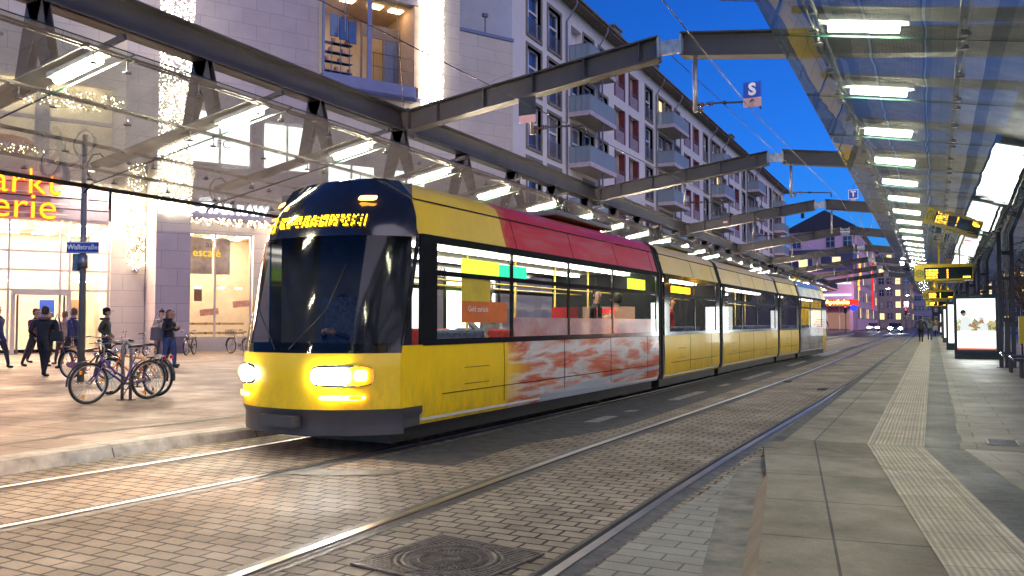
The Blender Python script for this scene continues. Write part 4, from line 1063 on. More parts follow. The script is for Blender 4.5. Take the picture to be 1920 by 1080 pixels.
for i,(x,z) in enumerate(((8.0,16.3),(8.75,16.9),(9.25,16.8),(9.75,16.7))): b.box(x-.22,x+.22,.3,.4,z-.55,z+.6)
b.build('blue_letter_panels', mat('blue_panel', (.02,.10,.34), .4), bay)
b = MB()
for i in range(9): b.box(8.25+.18*i,8.38+.18*i,.62,.9,14.65+.5*(i%4),14.85+.5*(i%4))
b.build('stacked_goods', mat('coloured_goods', (.6,.1,.08), .6, col2=(.6,.55,.5), vs=9), bay)
# lower wing right: parapet and roof
wall('wing_wall', 15.84, 19.70, -.001, 13.6, 18.0, M['clad2'])
wall('wing_wall', 13.25, 15.84, .28, 13.6, 22.0, M['clad2'])
b = MB(); b.box(15.84,19.72,-.08,.4,18.0,18.18); b.build('parapet_cap', M['bluemetal'], mall)
b = MB(); b.tube([(17.9,.2,18.1),(17.9,.2,19.3)],.04,6); b.box(17.75,18.05,.1,.3,19.2,19.4); b.build('roof_camera', M['steel_l'], mall)
b = MB(); b.box(-20,19.7,.32,14,0.0,.05); b.box(-20,15.8,8,14,.1,26); b.box(15.85,19.7,.4,10,17.7,17.9); b.build('building_core', M['bluemetal'], mall)
# mall lettering: orange neon
neon_o = emit('orange_neon_tube', (1,.11,.004), 3.2); neon_y = emit('yellow_neon_core', (1,.40,.01), 6)
g = thing('neon_sign', 'orange and yellow neon lettering reading altmarkt galerie over the mall entrance', 'neon sign', (MA[0],MA[1],0), MRZ)
for bdy, x, z in (('altmarkt',-3.7,7.35),('galerie',-3.78,6.30)):
    text('neon_letters', bdy, 1.55, neon_o, g, (x,-.22,z), depth=.06, align='RIGHT', bold=.004)
    text('neon_core', bdy, 1.55, neon_y, g, (x,-.27,z), depth=.01, align='RIGHT', bold=-.030)
b = MB()
for z in (6.05,6.5,6.95): b.box(-7.5,-3.4,-.17,-.14,z,z+.03)
b.build('sign_rail', M['frame'], g)
g = thing('shop_sign', 'white illuminated block lettering G-STAR RAW on the dark band beside the pier', 'shop sign', (MA[0],MA[1],0), MRZ)
text('sign_letters', 'G-STAR RAW', .62, emit('cold_white_letter', (.85,.90,1), 9), g, (1.35,-.16,6.80), depth=.08, align='LEFT', bold=.022, sx=1.05)
g = thing('shop_sign', 'oval orange sign with pale lettering behind an upper mall window', 'shop sign', (MA[0],MA[1],0), MRZ)
b = MB(); b.lathe([(.05,-.02),(1,-.02),(1,.02),(.05,.02)], (0,0,0), 32, axis='y'); o = b.build('oval_board', mat('orange_board', (.70,.30,.10), .5), g); o.location = (-5.6,.6,9.0); o.scale = (1.05,1,.42)
text('sign_letters', "Mayer's", .5, M['sign_white'], g, (-5.6,.55,9.0), depth=.01)
# light curtains and garlands -------------------------------------------
def curtain(x0, x1, y, z0, z1, dens, m, label, cat, group, r=.022, wires=True, back=False):
    g = thing('light_curtain' if wires else 'light_garland', label, cat, (MA[0],MA[1],0), MRZ, group)
    b = MB(); n = int((x1-x0)*(z1-z0)*dens)
    for k in range(n):
        b.octa((random.uniform(x0,x1), y+random.uniform(-.06,.06), random.uniform(z0,z1)), r*random.uniform(.7,1.35))
    b.build('bulbs', m, g, normals=False)
    b = MB()
    if wires:
        k = int((x1-x0)/.09)
        for i in range(k+1):
            x = x0+(x1-x0)*i/k; b.bar((x,y+.02,z0),(x,y+.02,z1),.006,.006)
        b.build('light_strings', M['sign_white'], g)
    else:
        n2 = int((x1-x0)*(z1-z0)*70)
        for i in range(n2):
            x, z = random.uniform(x0,x1), random.uniform(z0,z1); a = random.uniform(0,PI); l_ = random.uniform(.05,.16)
            yy = y+random.uniform(.01,.10)
            b.add([(x-l_*math.cos(a),yy,z-l_*math.sin(a)),(x+l_*math.cos(a),yy+.02,z+l_*math.sin(a)),(x+l_*math.cos(a)+.02,yy+.03,z+l_*math.sin(a)+.02),(x-l_*math.cos(a)+.02,yy,z-l_*math.sin(a)+.02)],[(0,1,2,3)])
        b.build('twigs', M['garland'], g, normals=False)
    return g
curtain(-.22,1.2,-2.42,6.1,18.5,170,M['fairy_w'],'tall white curtain of tiny lights hanging in front of the grey pier','light curtain','white light curtains on the mall', r=.026)
curtain(13.3,14.7,-.6,12.5,22,130,M['fairy_w'],'tall white curtain of tiny lights right of the bay window','light curtain','white light curtains on the mall', r=.034)
curtain(-1.05,-.30,-.22,3.95,8.6,75,M['fairy'],'golden vertical light garland on the cream wall left of the grey pier','light garland','golden light garlands', r=.022, wires=False)
curtain(1.22,5.3,-.22,6.02,6.36,80,M['fairy'],'golden light garland running under the white shop letters','light garland','golden light garlands', r=.022, wires=False)
curtain(1.22,1.46,-.2,3.3,6.0,75,M['fairy'],'narrow golden light garland down the right edge of the grey pier','light garland','golden light garlands', r=.020, wires=False)
curtain(6.1,6.42,-.2,4.7,6.3,80,M['fairy'],'short golden light garland right of the cafe window behind the tram','light garland','golden light garlands', r=.022, wires=False)
curtain(-6.9,-1.3,-.2,10.7,11.5,42,M['fairy'],'wide golden light garland across the upper mall windows','light garland','golden light garlands', r=.024, wires=False)
curtain(-6.9,-4.3,-.2,8.5,8.9,42,M['fairy'],'golden light garland across the lower left mall window by the oval sign','light garland','golden light garlands', r=.020, wires=False)
g = thing('bauble_lamp', 'round silver bauble lamp at the foot of the golden garland', 'lamp', (MA[0],MA[1],0), MRZ)
b = MB(); b.ball((-.68,-.25,3.78),.16,n=14); b.build('bauble', M['chrome'], g)
b = MB(); b.tube([(-.68,-.25,3.93),(-.68,-.1,4.0)],.02,6); b.build('bracket', M['galv'], g)
# real light thrown out of the shop fronts (lamps sit under the shop ceilings)
def arealight(parent, loc, rot, sx, sy, e, col, name='shop_lamp'):
    l = bpy.data.lights.new(name,'AREA'); l.shape = 'RECTANGLE'; l.size = sx; l.size_y = sy; l.energy = e; l.color = col
    o = bpy.data.objects.new(name, l); COL.objects.link(o); o.location = loc; o.rotation_euler = rot
    if parent: o.parent = parent
    return o
arealight(mall, (-4.6,.35,5.2), (R(-66),0,0), 6.0, .8, 1050, (1,.56,.34))
arealight(mall, (-10,.35,5.2), (R(-66),0,0), 6.0, .8, 1050, (1,.56,.34))
arealight(mall, (2.9,.4,5.2), (R(-62),0,0), 3.0, .6, 420, (1,.72,.55))
arealight(mall, (.5,-2.9,9), (R(-80),0,0), 1.3, 5, 800, (1,.74,.52), 'curtain_glow')
fl = thing('added_floodlight', 'f', 'floodlight', (MA[0],MA[1],0), MRZ, 'added floodlights brightening the mall wall')  # invented fittings, added to brighten the mall wall and pavement
MB().box(-.15,.15,-.9,-.7,-.05,.05).build('lamp_head', M['steel_l'], fl); MB().box(-.12,.12,-.88,-.72,-.065,-.052).build('lamp_lens', emit('added_floodlight_lens', (1,.85,.65), 25), fl); MB().bar((0,-.7,0),(0,.0,.0),.04,.04).build('lamp_arm', M['steel_l'], fl)
for i, (x, z, lb) in enumerate(((-1.0,7.9,'added floodlight above the golden garland, brightening the cream wall'),(-2.6,8.0,'added floodlight over the upper neon letters'),(7.0,7.9,'added floodlight right of the white shop letters, behind the tram top'))):
    q = fl if i == 0 else dup(fl)
    off = Matrix.Rotation(MRZ, 4, 'Z') @ Vector((x,0,0)); q.location = (MA[0]+off.x, MA[1]+off.y, z); q['label'] = lb
    arealight(q, (0,-.8,-.1), (R(-18),0,0), .3, .2, 260, (1,.78,.55), 'added_wall_wash')

# ------------------------------------------------------------------ apartment block
apt = thing('apartment_block', 'long white apartment block with blue glass balconies and dark red loggias', 'apartment building', (-22,0,0))
M['render'] = mat('white_lilac_render', (.70,.66,.65), .8, var=.04, vs=1.5, bump=.1, bs=60)
M['stone'] = mat('grey_stone_surround', (.22,.19,.15), .7, var=.15, vs=5)
M['aglass'] = mat('dark_window_pane', (.02,.03,.05), .06, var=.1, spec=.9)
def panes():
    m, t, o = nt('varied_window_pane'); p = N(t, 'ShaderNodeBsdfPrincipled'); L(t, p.outputs[0], o.inputs[0]); p.inputs['Roughness'].default_value = .08; p.inputs['Specular IOR Level'].default_value = .9
    oi = N(t, 'ShaderNodeObjectInfo'); cr = N(t, 'ShaderNodeValToRGB'); cr.color_ramp.interpolation = 'CONSTANT'; e = cr.color_ramp.elements
    cols = [(0,(.015,.025,.05)),(.3,(.03,.05,.11)),(.5,(.05,.09,.20)),(.68,(.20,.19,.20)),(.82,(.02,.02,.03)),(.92,(.34,.30,.26))]  # blue tones put reflected sky into the pane colour, cream is curtains
    while len(e) < len(cols): e.new(.5)
    for i,(a,c) in enumerate(cols): e[i].position = a; e[i].color = c4(c)
    L(t, oi.outputs['Random'], cr.inputs[0]); L(t, cr.outputs[0], p.inputs['Base Color']); return m
M['aglass'] = panes()
M['aframe'] = mat('white_window_frame', (.68,.68,.70), .4, var=.04)
M['red'] = mat('dark_red_panel', (.16,.035,.03), .5, var=.15)
M['beige'] = mat('loggia_wall', (.42,.35,.31), .8, var=.08)
M['rail_s'] = mat('window_railing', (.20,.20,.23), .4, metal=.3)
M['frost'] = glass('frosted_blue_balcony_glass', (.45,.60,.72), ior=1.45, refl=.7, rough=.25, milk=.62, milkcol=(.40,.47,.51))
M['slabc'] = mat('balcony_slab', (.46,.43,.37), .7, var=.1)
M['slabe'] = mat('balcony_edge_pink', (.55,.47,.50), .6)
M['rooft'] = mat('brown_eave', (.17,.145,.11), .7, var=.2, vs=3)
M['tiles'] = mat('dark_roof_tiles', (.05,.045,.05), .7, var=.3, vs=6)
M['lit'] = emit('lit_apartment_window', (1,.70,.30), 1.6)
FL = [19.35-3.52*k for k in range(6)]   # window bottoms
Y0s = [51.8+20.6*k for k in range(-1,5)]
AY0, AY1 = 43.6, 146
b = MB(); b.box(-12,-.5,AY0,AY1,0,23.3); b.build('block_core', M['render'], apt)
# facade with real openings: vertical strips between openings
ops = {'win':2.0,'door':2.1,'small':1.9,'log':2.65}
cols = []
for y0 in Y0s:
    for k, a, w in (('win',-6.15,2.0),('win',-3.0,2.0),('door',.9,1.95),('door',3.15,1.95),('small',6.3,1.7),('log',9.6,2.6),('log',13.1,2.6)):
        a += y0
        if k == 'win': pass
        if a > AY0+.8 and a+w < AY1-.5: cols.append((a, a+w, k))
cols.sort(); clean = []
for c in cols:
    if not clean or c[0] > clean[-1][1]+.1: clean.append(c)
cols = clean
b = MB(); prev = AY0
for a, c, k in cols:
    b.box(-.5,0,prev,a,0,23.3); prev = c
    zt = 23.3
    for f in FL:
        h0 = f; h1 = f+(2.75 if k != 'small' else 2.75); lo = f+(1.0 if k == 'small' else 0)
        b.box(-.5,0,a,c,h1,zt); zt = lo
    b.box(-.5,0,a,c,0,zt)
b.box(-.5,0,prev,AY1,0,23.3)
b.build('facade_wall', M['render'], apt)
def proto_window(w, h, railing=True, lit=False):
    o = bpy.data.objects.new('window', None); COL.objects.link(o); o.parent = apt
    b = MB()   # stone surround, proud of the wall; local x=out, y along
    t_ = .20
    for y in (-t_+.0, w): b.box(-.22,.05,y,y+t_,-t_,h+t_)
    b.box(-.22,.052,0,w,h,h+t_); b.box(-.22,.09,-.05,w+.05,-t_,0); b.build('surround', M['stone'], o)
    b = MB(); b.quad((-.30,0,0),(-.30,w,0),(-.30,w,h),(-.30,0,h)); b.build('pane', M['lit'] if lit else M['aglass'], o)
    b = MB(); fw = .09; x0, x1 = -.29, -.22
    m0 = w*.30; 
    for y in (0.02,m0,w-.08): b.box(x0,x1,y,y+fw,0,h)
    b.box(x0,x1+.003,0,w,0,.12); b.box(x0,x1+.003,0,w,h-.1,h); b.box(x0,x1+.003,m0,w,h*.58,h*.58+.14); b.build('frame', M['aframe'], o)
    if railing:
        b = MB()
        for z in (.12,.95): b.box(.0,.03,.02,w-.02,z,z+.04)
        for i in range(int(w/.11)): b.box(.008,.022,.06+i*.11,.075+i*.11,.16,.95)
        b.build('railing', M['rail_s'], o)
    return o
def proto_log():
    o = bpy.data.objects.new('loggia', None); COL.objects.link(o); o.parent = apt
    w, h = 2.6, 2.75
    b = MB(); b.box(-.48,-.44,0,w,0,h); b.build('loggia_back', M['beige'], o)
    for y in (0,w-.30):
        MB().box(-.42,.03,y,y+.30,0,h).build('red_shutter', M['red'], o)
    b = MB(); b.box(-.43,-.40,.95,1.55,0,2.2); b.build('loggia_door', M['aglass'], o)
    b = MB(); b.box(-.05,.02,.31,w-.31,0,.95); b.build('parapet_panel', mat('mauve_panel', (.34,.25,.26), .6) if 'mauve_panel' not in bpy.data.materials else bpy.data.materials['mauve_panel'], o)
    b = MB(); b.box(-.02,.0,.31,w-.31,1.10,1.13); b.box(-.02,.0,.31,w-.31,1.25,1.28); b.build('railing', M['rail_s'], o)
    return o
def proto_balc():
    o = bpy.data.objects.new('balcony', None); COL.objects.link(o); o.parent = apt
    b = MB(); b.box(0,1.55,0,5.1,-.25,0); b.build('balcony_slab', M['slabc'], o)
    b = MB(); b.box(1.552,1.60,-.05,5.15,-.26,.06); b.box(0,1.55,-.05,-.002,-.26,.06); b.box(0,1.55,5.102,5.15,-.26,.06); b.build('slab_edge', M['slabe'], o)
    b = MB(); b.box(1.555,1.575,0,5.1,.07,1.15); b.box(.02,1.55,-.03,-.012,.07,1.15); b.box(.02,1.55,5.11,5.13,.07,1.15); b.build('glass_screen', M['frost'], o)
    b = MB()
    for k in range(13): b.box(1.577,1.587,.02+k*.42,.035+k*.42,.07,1.15)
    for k in range(4): b.box(.1+k*.42,.115+k*.42,-.042,-.032,.07,1.15)
    b.box(1.545,1.59,-.04,5.14,1.15,1.18); b.box(0,1.545,-.045,-.0,1.15,1.18); b.box(0,1.545,5.1,5.14,1.15,1.18); b.build('handrail', M['rail_s'], o)
    b = MB(); b.box(1.3,1.4,2.9,3.0,-3.27,-.26); b.build('support_column', M['rail_s'], o)
    return o
pw = proto_window(2.0,2.75); pd = proto_window(1.95,2.75,False); psm = proto_window(1.7,1.75,False); plit = proto_window(1.95,2.75,False,True); pl = proto_log(); pb = proto_balc()
protos = {'win':pw,'door':pd,'small':psm,'log':pl}
used = set()
def put(p, loc):
    if p.name in used: q = dup(p, loc)
    else: q = p; q.location = loc; used.add(p.name)
    return q
for i, (a, c, k) in enumerate(cols):
    for j, f in enumerate(FL[:5]):
        p = protos[k]
        if k == 'door' and (i*7+j*5) % 9 == 2: p = plit
        q = put(p, (0, a, f+(1.0 if k == 'small' else 0)))
        if k == 'door' and q.name.startswith('window'): q.name = 'balcony_door'
for y0 in Y0s[1:]:
    if y0+5.4 > AY1: continue
    for f in FL[:5]: put(pb, (0, y0+.45, f-.02))
# eaves, roof, gutter pipes, chimneys
b = MB(); b.prism([(.75,23.45),(.75,23.62),(-6,27.5),(-12.3,23.62),(-12.3,23.3),(.0,23.3)], AY0-.25, AY1+.4, 'y'); rf = b.build('roof', M['tiles'], apt)
b = MB(); b.box(-.0,.85,AY0-.3,AY1+.45,23.28,23.44); b.tube([(.92,AY0-.3,23.5),(.92,AY1+.4,23.5)],.09,8); b.build('eave', M['rooft'], apt)
for y0 in Y0s:
    for dy in (-.15,5.9):
        if AY0 < y0+dy < AY1:
            b = MB(); b.tube([(.9,y0+dy,23.45),(.85,y0+dy,23.0),(.14,y0+dy,22.0),(.14,y0+dy,0)],.065,8); b.build('drainpipe', M['rail_s'], apt)
for y in (66,77,93,112,128):
    b = MB(); b.box(-2.6,-1.6,y,y+1.8,24.4,26.6); b.box(-2.7,-1.5,y-.1,y+1.9,26.6,26.75); b.build('dormer_chimney', M['stone'], rf)
b = MB(); b.box(.0,.18,45.0,145,1.0,1.1); b.build('base_course', M['stone'], apt)
# ------------------------------------------------------------------ far buildings
def simple_block(name, label, x0, x1, y0, y1, h, m, wins_s=None, cat='building', roof=None, roofm=None, win_faces='s', lit=.15, storeys=5, ncol=4, surround=True, ww=1.1, wh=1.5, side=True, z0=1.5):
    g = thing(name, label, cat, ((x0+x1)/2, y0, 0))
    cx = (x0+x1)/2
    b = MB(); b.box(x0-cx,x1-cx,0,y1-y0,0,h); b.build('wall', m, g)
    st = (h-z0-.6)/storeys
    def win(px, py, z, ax, litq):
        o = bpy.data.objects.new('window', None); COL.objects.link(o); o.parent = g
        b = MB()
        if ax == 's': b.box(px-ww/2-.12,px+ww/2+.12,py-.06,py-.005,z-.12,z+wh+.12)
        else: b.box(px+.005,px+.06,py-ww/2-.12,py+ww/2+.12,z-.12,z+wh+.12)
        b.build('surround', M['stone'], o)
        b = MB()
        if ax == 's': b.box(px-ww/2,px+ww/2,py-.075,py-.062,z,z+wh)
        else: b.box(px+.062,px+.075,py-ww/2,py+ww/2,z,z+wh)
        b.build('pane', M['lit'] if litq else M['aglass'], o)
        b = MB()
        if ax == 's':
            b.box(px-.04,px+.04,py-.09,py-.077,z,z+wh); b.box(px-ww/2,px+ww/2,py-.091,py-.0772,z+wh*.6,z+wh*.6+.07); b.box(px-ww/2,px+ww/2,py-.091,py-.0772,z,z+.06)
        else:
            b.box(px+.077,px+.09,py-.04,py+.04,z,z+wh); b.box(px+.0772,px+.091,py-ww/2,py+ww/2,z+wh*.6,z+wh*.6+.07)
        b.build('frame', M['aframe'], o)
    for j in range(storeys):
        z = z0+st*j+.8
        for i in range(ncol):
            if wins_s is None or (i, j) in wins_s:
                win(x0-cx+(x1-x0)*(i+.5)/ncol, 0, z, 's', random.random() < lit)
        if side:
            n = max(1, int((y1-y0)/4.2))
            for i in range(n): win(x1-cx, (y1-y0)*(i+.5)/n, z, 'e', random.random() < lit)
    w, d = x1-x0, y1-y0
    if roof == 'hip':
        b = MB(); e = .6; rh = roofm[1]
        vs = [(-w/2-e,-e,h),(w/2+e,-e,h),(w/2+e,d+e,h),(-w/2-e,d+e,h),(0,w*.42,h+rh),(0,d-w*.42,h+rh)]
        vs2 = [(x,y,z+.35) if z == h else (x,y,z) for x,y,z in vs]
        b.add(vs2[:6], [(0,1,4),(1,2,5,4),(2,3,5),(3,0,4,5)]); b.box(-w/2-e,w/2+e,-e,d+e,h+.0,h+.34, 0)
        b.build('roof', roofm[0], g)
    elif roof == 'flat':
        b = MB(); b.box(-w/2-.2,w/2+.2,-.2,d+.2,h,h+.5); b.build('roof', roofm[0] if roofm else M['tiles'], g)
    return g
M['pink'] = mat('pink_render', (.80,.50,.62), .8, var=.05, vs=.6)
M['mauve'] = mat('mauve_render', (.40,.30,.42), .8, var=.08, vs=.6)
M['navy'] = mat('navy_cladding', (.035,.05,.14), .4, var=.15, vs=1)
M['beige_s'] = mat('beige_sandstone', (.40,.31,.25), .8, var=.15, vs=.8)
M['dk'] = mat('dark_facade', (.05,.04,.045), .5, var=.2, vs=.5)
M['red_neon'] = emit('red_neon', (1,.05,.06), 6); M['yel_neon'] = emit('yellow_neon', (1,.62,.10), 8); M['or_neon'] = emit('orange_neon', (1,.18,.02), 5)
pk = simple_block('town_house', 'pink rendered house with dark pointed hip roof beyond the apartment block', -24.2,-12.2,165,225,18.6, M['pink'], wins_s={(0,4),(2,4),(3,4)}, roof='hip', roofm=(M['tiles'],4.6), storeys=5, ncol=4, cat='house', ww=1.3, wh=1.9)
b = MB(); b.box(-4.5,-3.9,6,6.6,22,24.0); b.build('chimney', M['tiles'], pk)
g = thing('flat_annex', 'navy blue flat topped annex with lit windows in front of the pink house', 'building', (-18.5,156,0))
b = MB(); b.box(-5.6,6.4,0,8,10.6,14.4); b.build('upper_storey', M['navy'], g)
b = MB(); b.box(-5.6,6.4,.3,8,0,10.55); b.build('wall', M['mauve'], g)
b = MB(); b.box(-4.0,6.0,-.1,.29,8.2,8.8); b.box(-1,6.0,-.1,.29,6.1,6.5); b.build('light_band', emit('pale_fascia', (.8,.75,1), 1.2), g)
for x0,x1,l_ in ((-2.6,-1.2,1),(-.2,.9,0),(3.0,4.3,1),(-4.8,-3.9,0)):
    o = bpy.data.objects.new('window', None); COL.objects.link(o); o.parent = g
    MB().box(x0,x1,-.05,-.01,11.4,13.0).build('pane', M['lit'] if l_ else M['aglass'], o); b = MB(); b.box(x0-.1,x0,-.08,-.0,11.3,13.1); b.box(x1,x1+.1,-.08,-.0,11.3,13.1); b.build('frame', M['aframe'], o)
for i in range(5):
    b = MB(); b.box(-4+i*2,-3.9+i*2,-.4,-.1,0,4.5); b.build('shop_column', M['aframe'], g)
MB().box(-3.6,5.6,.05,.25,.4,3.2).build('shop_front', emit('dim_shop_front', (.75,.40,.30), .35), g)
MB().box(-5.2,6.2,-2.2,.2,4.3,4.5).build('shop_canopy', M['mauve'], g)
g = thing('neon_sign', 'long red sign with yellow glowing letters above the far corner shop', 'neon sign', (-15.2,150,0))
MB().box(-5.0,4.2,-.15,.15,4.35,5.35).build('sign_board', emit('red_sign_board', (.9,.03,.02), 1.6), g)
text('sign_letters', 'Stern-Apotheke', .95, M['yel_neon'], g, (-.2,-.2,4.9), depth=.04, bold=.03)
g = thing('neon_sign', 'tall red vertical sign with a column of glowing yellow squares', 'neon sign', (-13.3,208,0))
MB().box(-1.4,1.4,-.3,.3,4.5,15.2).build('sign_board', emit('red_board', (.85,.02,.02), 1.4), g)
b = MB()
for k in range(8): b.box(-.55,.55,-.42,-.31,5.2+k*1.2,6.1+k*1.2)
b.build('sign_letters', M['yel_neon'], g)
g = thing('neon_sign', 'thin wavy orange neon strip on the house corner', 'neon sign', (-11.6,160,0))
b = MB(); b.tube([(.1,0,7.2),(.0,0,8.6),(.35,0,10),(.25,0,11.5),(.45,0,13)],.16,6); b.build('neon_tube', M['or_neon'], g)
g = thing('neon_sign', 'short red neon bar on the mauve wall below the annex', 'neon sign', (-13.2,155,0))
MB().box(-1.0,1.0,-.1,.1,8.9,9.15).build('neon_tube', M['red_neon'], g)
simple_block('town_house', 'dark beige stone corner building with cornice behind the red vertical sign', -15.5,-5.2,252,290,21.5, M['beige_s'], roof='flat', roofm=(M['tiles'],1), storeys=6, ncol=5, lit=.35, ww=1.2, wh=1.7)
simple_block('tower_block', 'tall grey office slab behind the beige corner building', -8,0,330,350,30, M['mauve'], roof='flat', storeys=8, ncol=6, lit=.12, side=False)
simple_block('tower_block', 'long dark building closing the street at the far end', 0,30,345,360,24, M['dk'], roof='flat', storeys=7, ncol=12, lit=.12, side=False)
simple_block('tower_block', 'low dark building beyond the cars with scattered lit windows', -34,-16,300,320,12, M['dk'], roof='flat', storeys=3, ncol=7, lit=.3, side=False)
simple_block('office_block', 'long dark building on the right behind the bare trees', 34,46,55,170,15, M['dk'], roof='flat', storeys=4, ncol=4, lit=.3)
simple_block('office_block', 'mauve building on the right beyond the platform', 34,46,178,260,20, M['mauve'], roof='flat', storeys=6, ncol=4, lit=.2)
simple_block('office_block', 'brownish building opposite on the right with bright shop floor', 34,46,5,50,17, M['beige_s'], roof='flat', storeys=4, ncol=4, lit=.25)
# shop glow at the right side street
g = thing('lit_kiosk', 'brightly lit pavilion with orange sign beyond the bare trees', 'kiosk', (26.5,84,0))
MB().box(-2.5,2.5,0,3,.1,3.2).build('body', emit('pavilion_glow', (1,.55,.32), 2.2), g); MB().box(-2.8,2.8,-.4,3.2,3.2,3.5).build('roof', M['tiles'], g); MB().box(-1.5,1.5,-.1,-.01,2.5,3.0).build('sign_board', M['red_neon'], g)
# ------------------------------------------------------------------ street lamps, traffic lights
def lampost(x, y, h, label, col=(1,.72,.42), e=120):
    g = thing('street_lamp', label, 'street lamp', (x,y,0), group='street lamps far down the street')
    b = MB(); b.tube([(0,0,0),(0,0,h),(.4,0,h+.3),(1.4,0,h+.35)],[.09,.06,.05,.04],8); b.build('pole', M['steel_l'], g)
    MB().box(1.2,1.9,-.15,.15,h+.30,h+.42).build('lamp_head', M['steel_l'], g); MB().box(1.25,1.85,-.12,.12,h+.26,h+.295).build('lamp_lens', emit('street_lamp_lens', col, e) if 'street_lamp_lens' not in bpy.data.materials else bpy.data.materials['street_lamp_lens'], g)
    return g
for x_, y_ in ((-9.5,150),(-20,119),(-7,226)): arealight(None, (x_,y_,7.4), (R(50),0,0), 1.2, .5, 700, (1,.58,.72), 'added_street_light')  # pinkish area lights added to brighten the pink house and street end
lampost(-8.8,170,7.5,'street lamp just right of the pink house'); lampost(-7,232,8,'street lamp in front of the beige corner building'); lampost(1.5,150,8,'street lamp past the end of the right platform'); lampost(-20,120,7,'street lamp on the far left pavement'); lampost(6.6,57,6.5,'street lamp on the side street among the bare trees'); arealight(None, (8,56.6,6.6), (0,0,0), .8, .4, 500, (1,.72,.45), 'added_street_light')
def siglight(x, y, label, c1, up=3.0):
    g = thing('traffic_light', label, 'traffic light', (x,y,0), group='traffic lights at the far crossing')
    MB().tube([(0,0,0),(0,0,up+.6)],.07,8).build('pole', M['steel_l'], g)
    MB().box(-.17,.17,-.2,-.07,up-.3,up+.75).build('signal_housing', M['black'], g)
    for k in range(3):
        b = MB(); b.lathe([(.02,-.02),(.10,-.02),(.10,.01),(.02,.01)], (0,-.22,up+.57-k*.35), 12, axis='y'); b.build('signal_lens', c1 if k == 0 else M['tdark'], g)
    return g
siglight(-10.2,118,'traffic light left of the roadway near the far crossing',M['red_neon']); siglight(-3.8,150,'traffic light in the middle of the far crossing',M['red_neon']); siglight(1.9,128,'traffic light beyond the last right platform display',M['turn'],3.4)
g = thing('arrow_sign', 'round glowing blue traffic sign next to the far left signal', 'sign', (-9.2,118,0))
MB().tube([(0,0,0),(0,0,3.4)],.05,8).build('pole', M['steel_l'], g)
MB().lathe([(.02,-.03),(.42,-.03),(.42,.02),(.02,.02)], (0,-.08,3.4), 20, axis='y').build('sign_disc', emit('blue_sign_light', (.03,.06,.9), 1.5), g)
# ------------------------------------------------------------------ cars
M['carpaint'] = mat('dark_car_paint', (.03,.03,.05), .2, coat=.8, var=.05)
M['carred'] = mat('red_car_paint', (.35,.02,.02), .2, coat=.8, var=.05)
M['carg'] = mat('car_glass', (.02,.02,.025), .05, spec=.9)
M['tail'] = emit('tail_light', (1,.03,.02), 12)
M['beam'] = emit('low_beam', (1,.97,1), 160)
def car(x, y, rz, label, paint, front=True, beam=None):
    g = thing('car', label, 'car', (x,y,0), rz, 'cars on the far road')   # faces local -y
    prof = [(-2.1,.35),(-2.15,.62),(-1.95,.82),(-1.05,.95),(-.35,1.42),(.95,1.44),(1.7,1.02),(2.05,.95),(2.12,.6),(2.05,.35)]
    b = MB()
    n = len(prof); vs = []
    for xx, sc in ((-.86,.94),(-.80,1),(.80,1),(.86,.94)):
        for py, pz in prof:
            tp = 1 if pz < .9 else .86
            vs.append((xx*tp, py*(.985 if abs(xx) > .83 else 1), .35+(pz-.35)*sc))
    fs = []
    for k in range(3):
        for i in range(n): fs.append((k*n+i, k*n+(i+1)%n, (k+1)*n+(i+1)%n, (k+1)*n+i))
    fs += [tuple(range(n)), tuple(range(3*n,4*n))]
    b.add(vs, fs); b.build('body', paint, g, bevel=.03)
    b = MB(); b.add([(-.66,-1.0,.985),(.66,-1.0,.985),(.62,-.42,1.40),(-.62,-.42,1.40)],[(0,1,2,3)]); b.build('windscreen', M['carg'], g)
    b = MB(); b.add([(-.66,1.62,1.07),(.66,1.62,1.07),(.62,1.05,1.41),(-.62,1.05,1.41)],[(0,1,2,3)]); b.build('rear_window', M['carg'], g)
    b = MB()
    for s_ in (-1,1): b.add([(s_*.75,-.85,1.0),(s_*.75,1.45,1.02),(s_*.735,.95,1.36),(s_*.735,-.38,1.36)],[(0,1,2,3)])
    b.build('side_window', M['carg'], g)
    for s_ in (-1,1):
        for yy in (-1.35,1.35):
            w = MB(); w.lathe([(.12,-.1),(.31,-.1),(.31,.1),(.12,.1)], (s_*.78,yy,.31), 18, axis='x'); wo_ = w.build('wheel', M['rubber'], g)
            w = MB(); w.lathe([(.03,-.11),(.19,-.11),(.19,.11),(.03,.11)], (s_*.78,yy,.31), 12, axis='x'); w.build('rim', M['galv'], wo_)
        h = MB(); h.ball((s_*.62,-2.1,.66), .20, n=10, sc=(1.3,.5,.75)); h.build('headlight', M['beam'] if beam else M['hl'], g)
        h = MB(); h.box(s_*.68-.14,s_*.68+.14,2.06,2.13,.68,.82); h.build('tail_light', M['tail'], g)
    b = MB(); b.box(-.26,.26,-2.17,-2.14,.42,.53); b.build('number_plate', M['sign_white'], g)
    return g
car(-4.6,126,R(4),'car with glaring twin headlights coming down the middle of the road',M['carpaint'],beam=True)
car(-8.9,152,R(4),'second oncoming car with headlights, left of and behind the first one',M['carpaint'],beam=True)
car(18.5,72,R(176),'red car with lit tail lights on the side street beyond the platform',M['carred'])
car(-16.0,118,R(86),'dark blue car standing crosswise behind the far left platform',mat('navy_car_paint', (.02,.04,.12), .2, coat=.8))
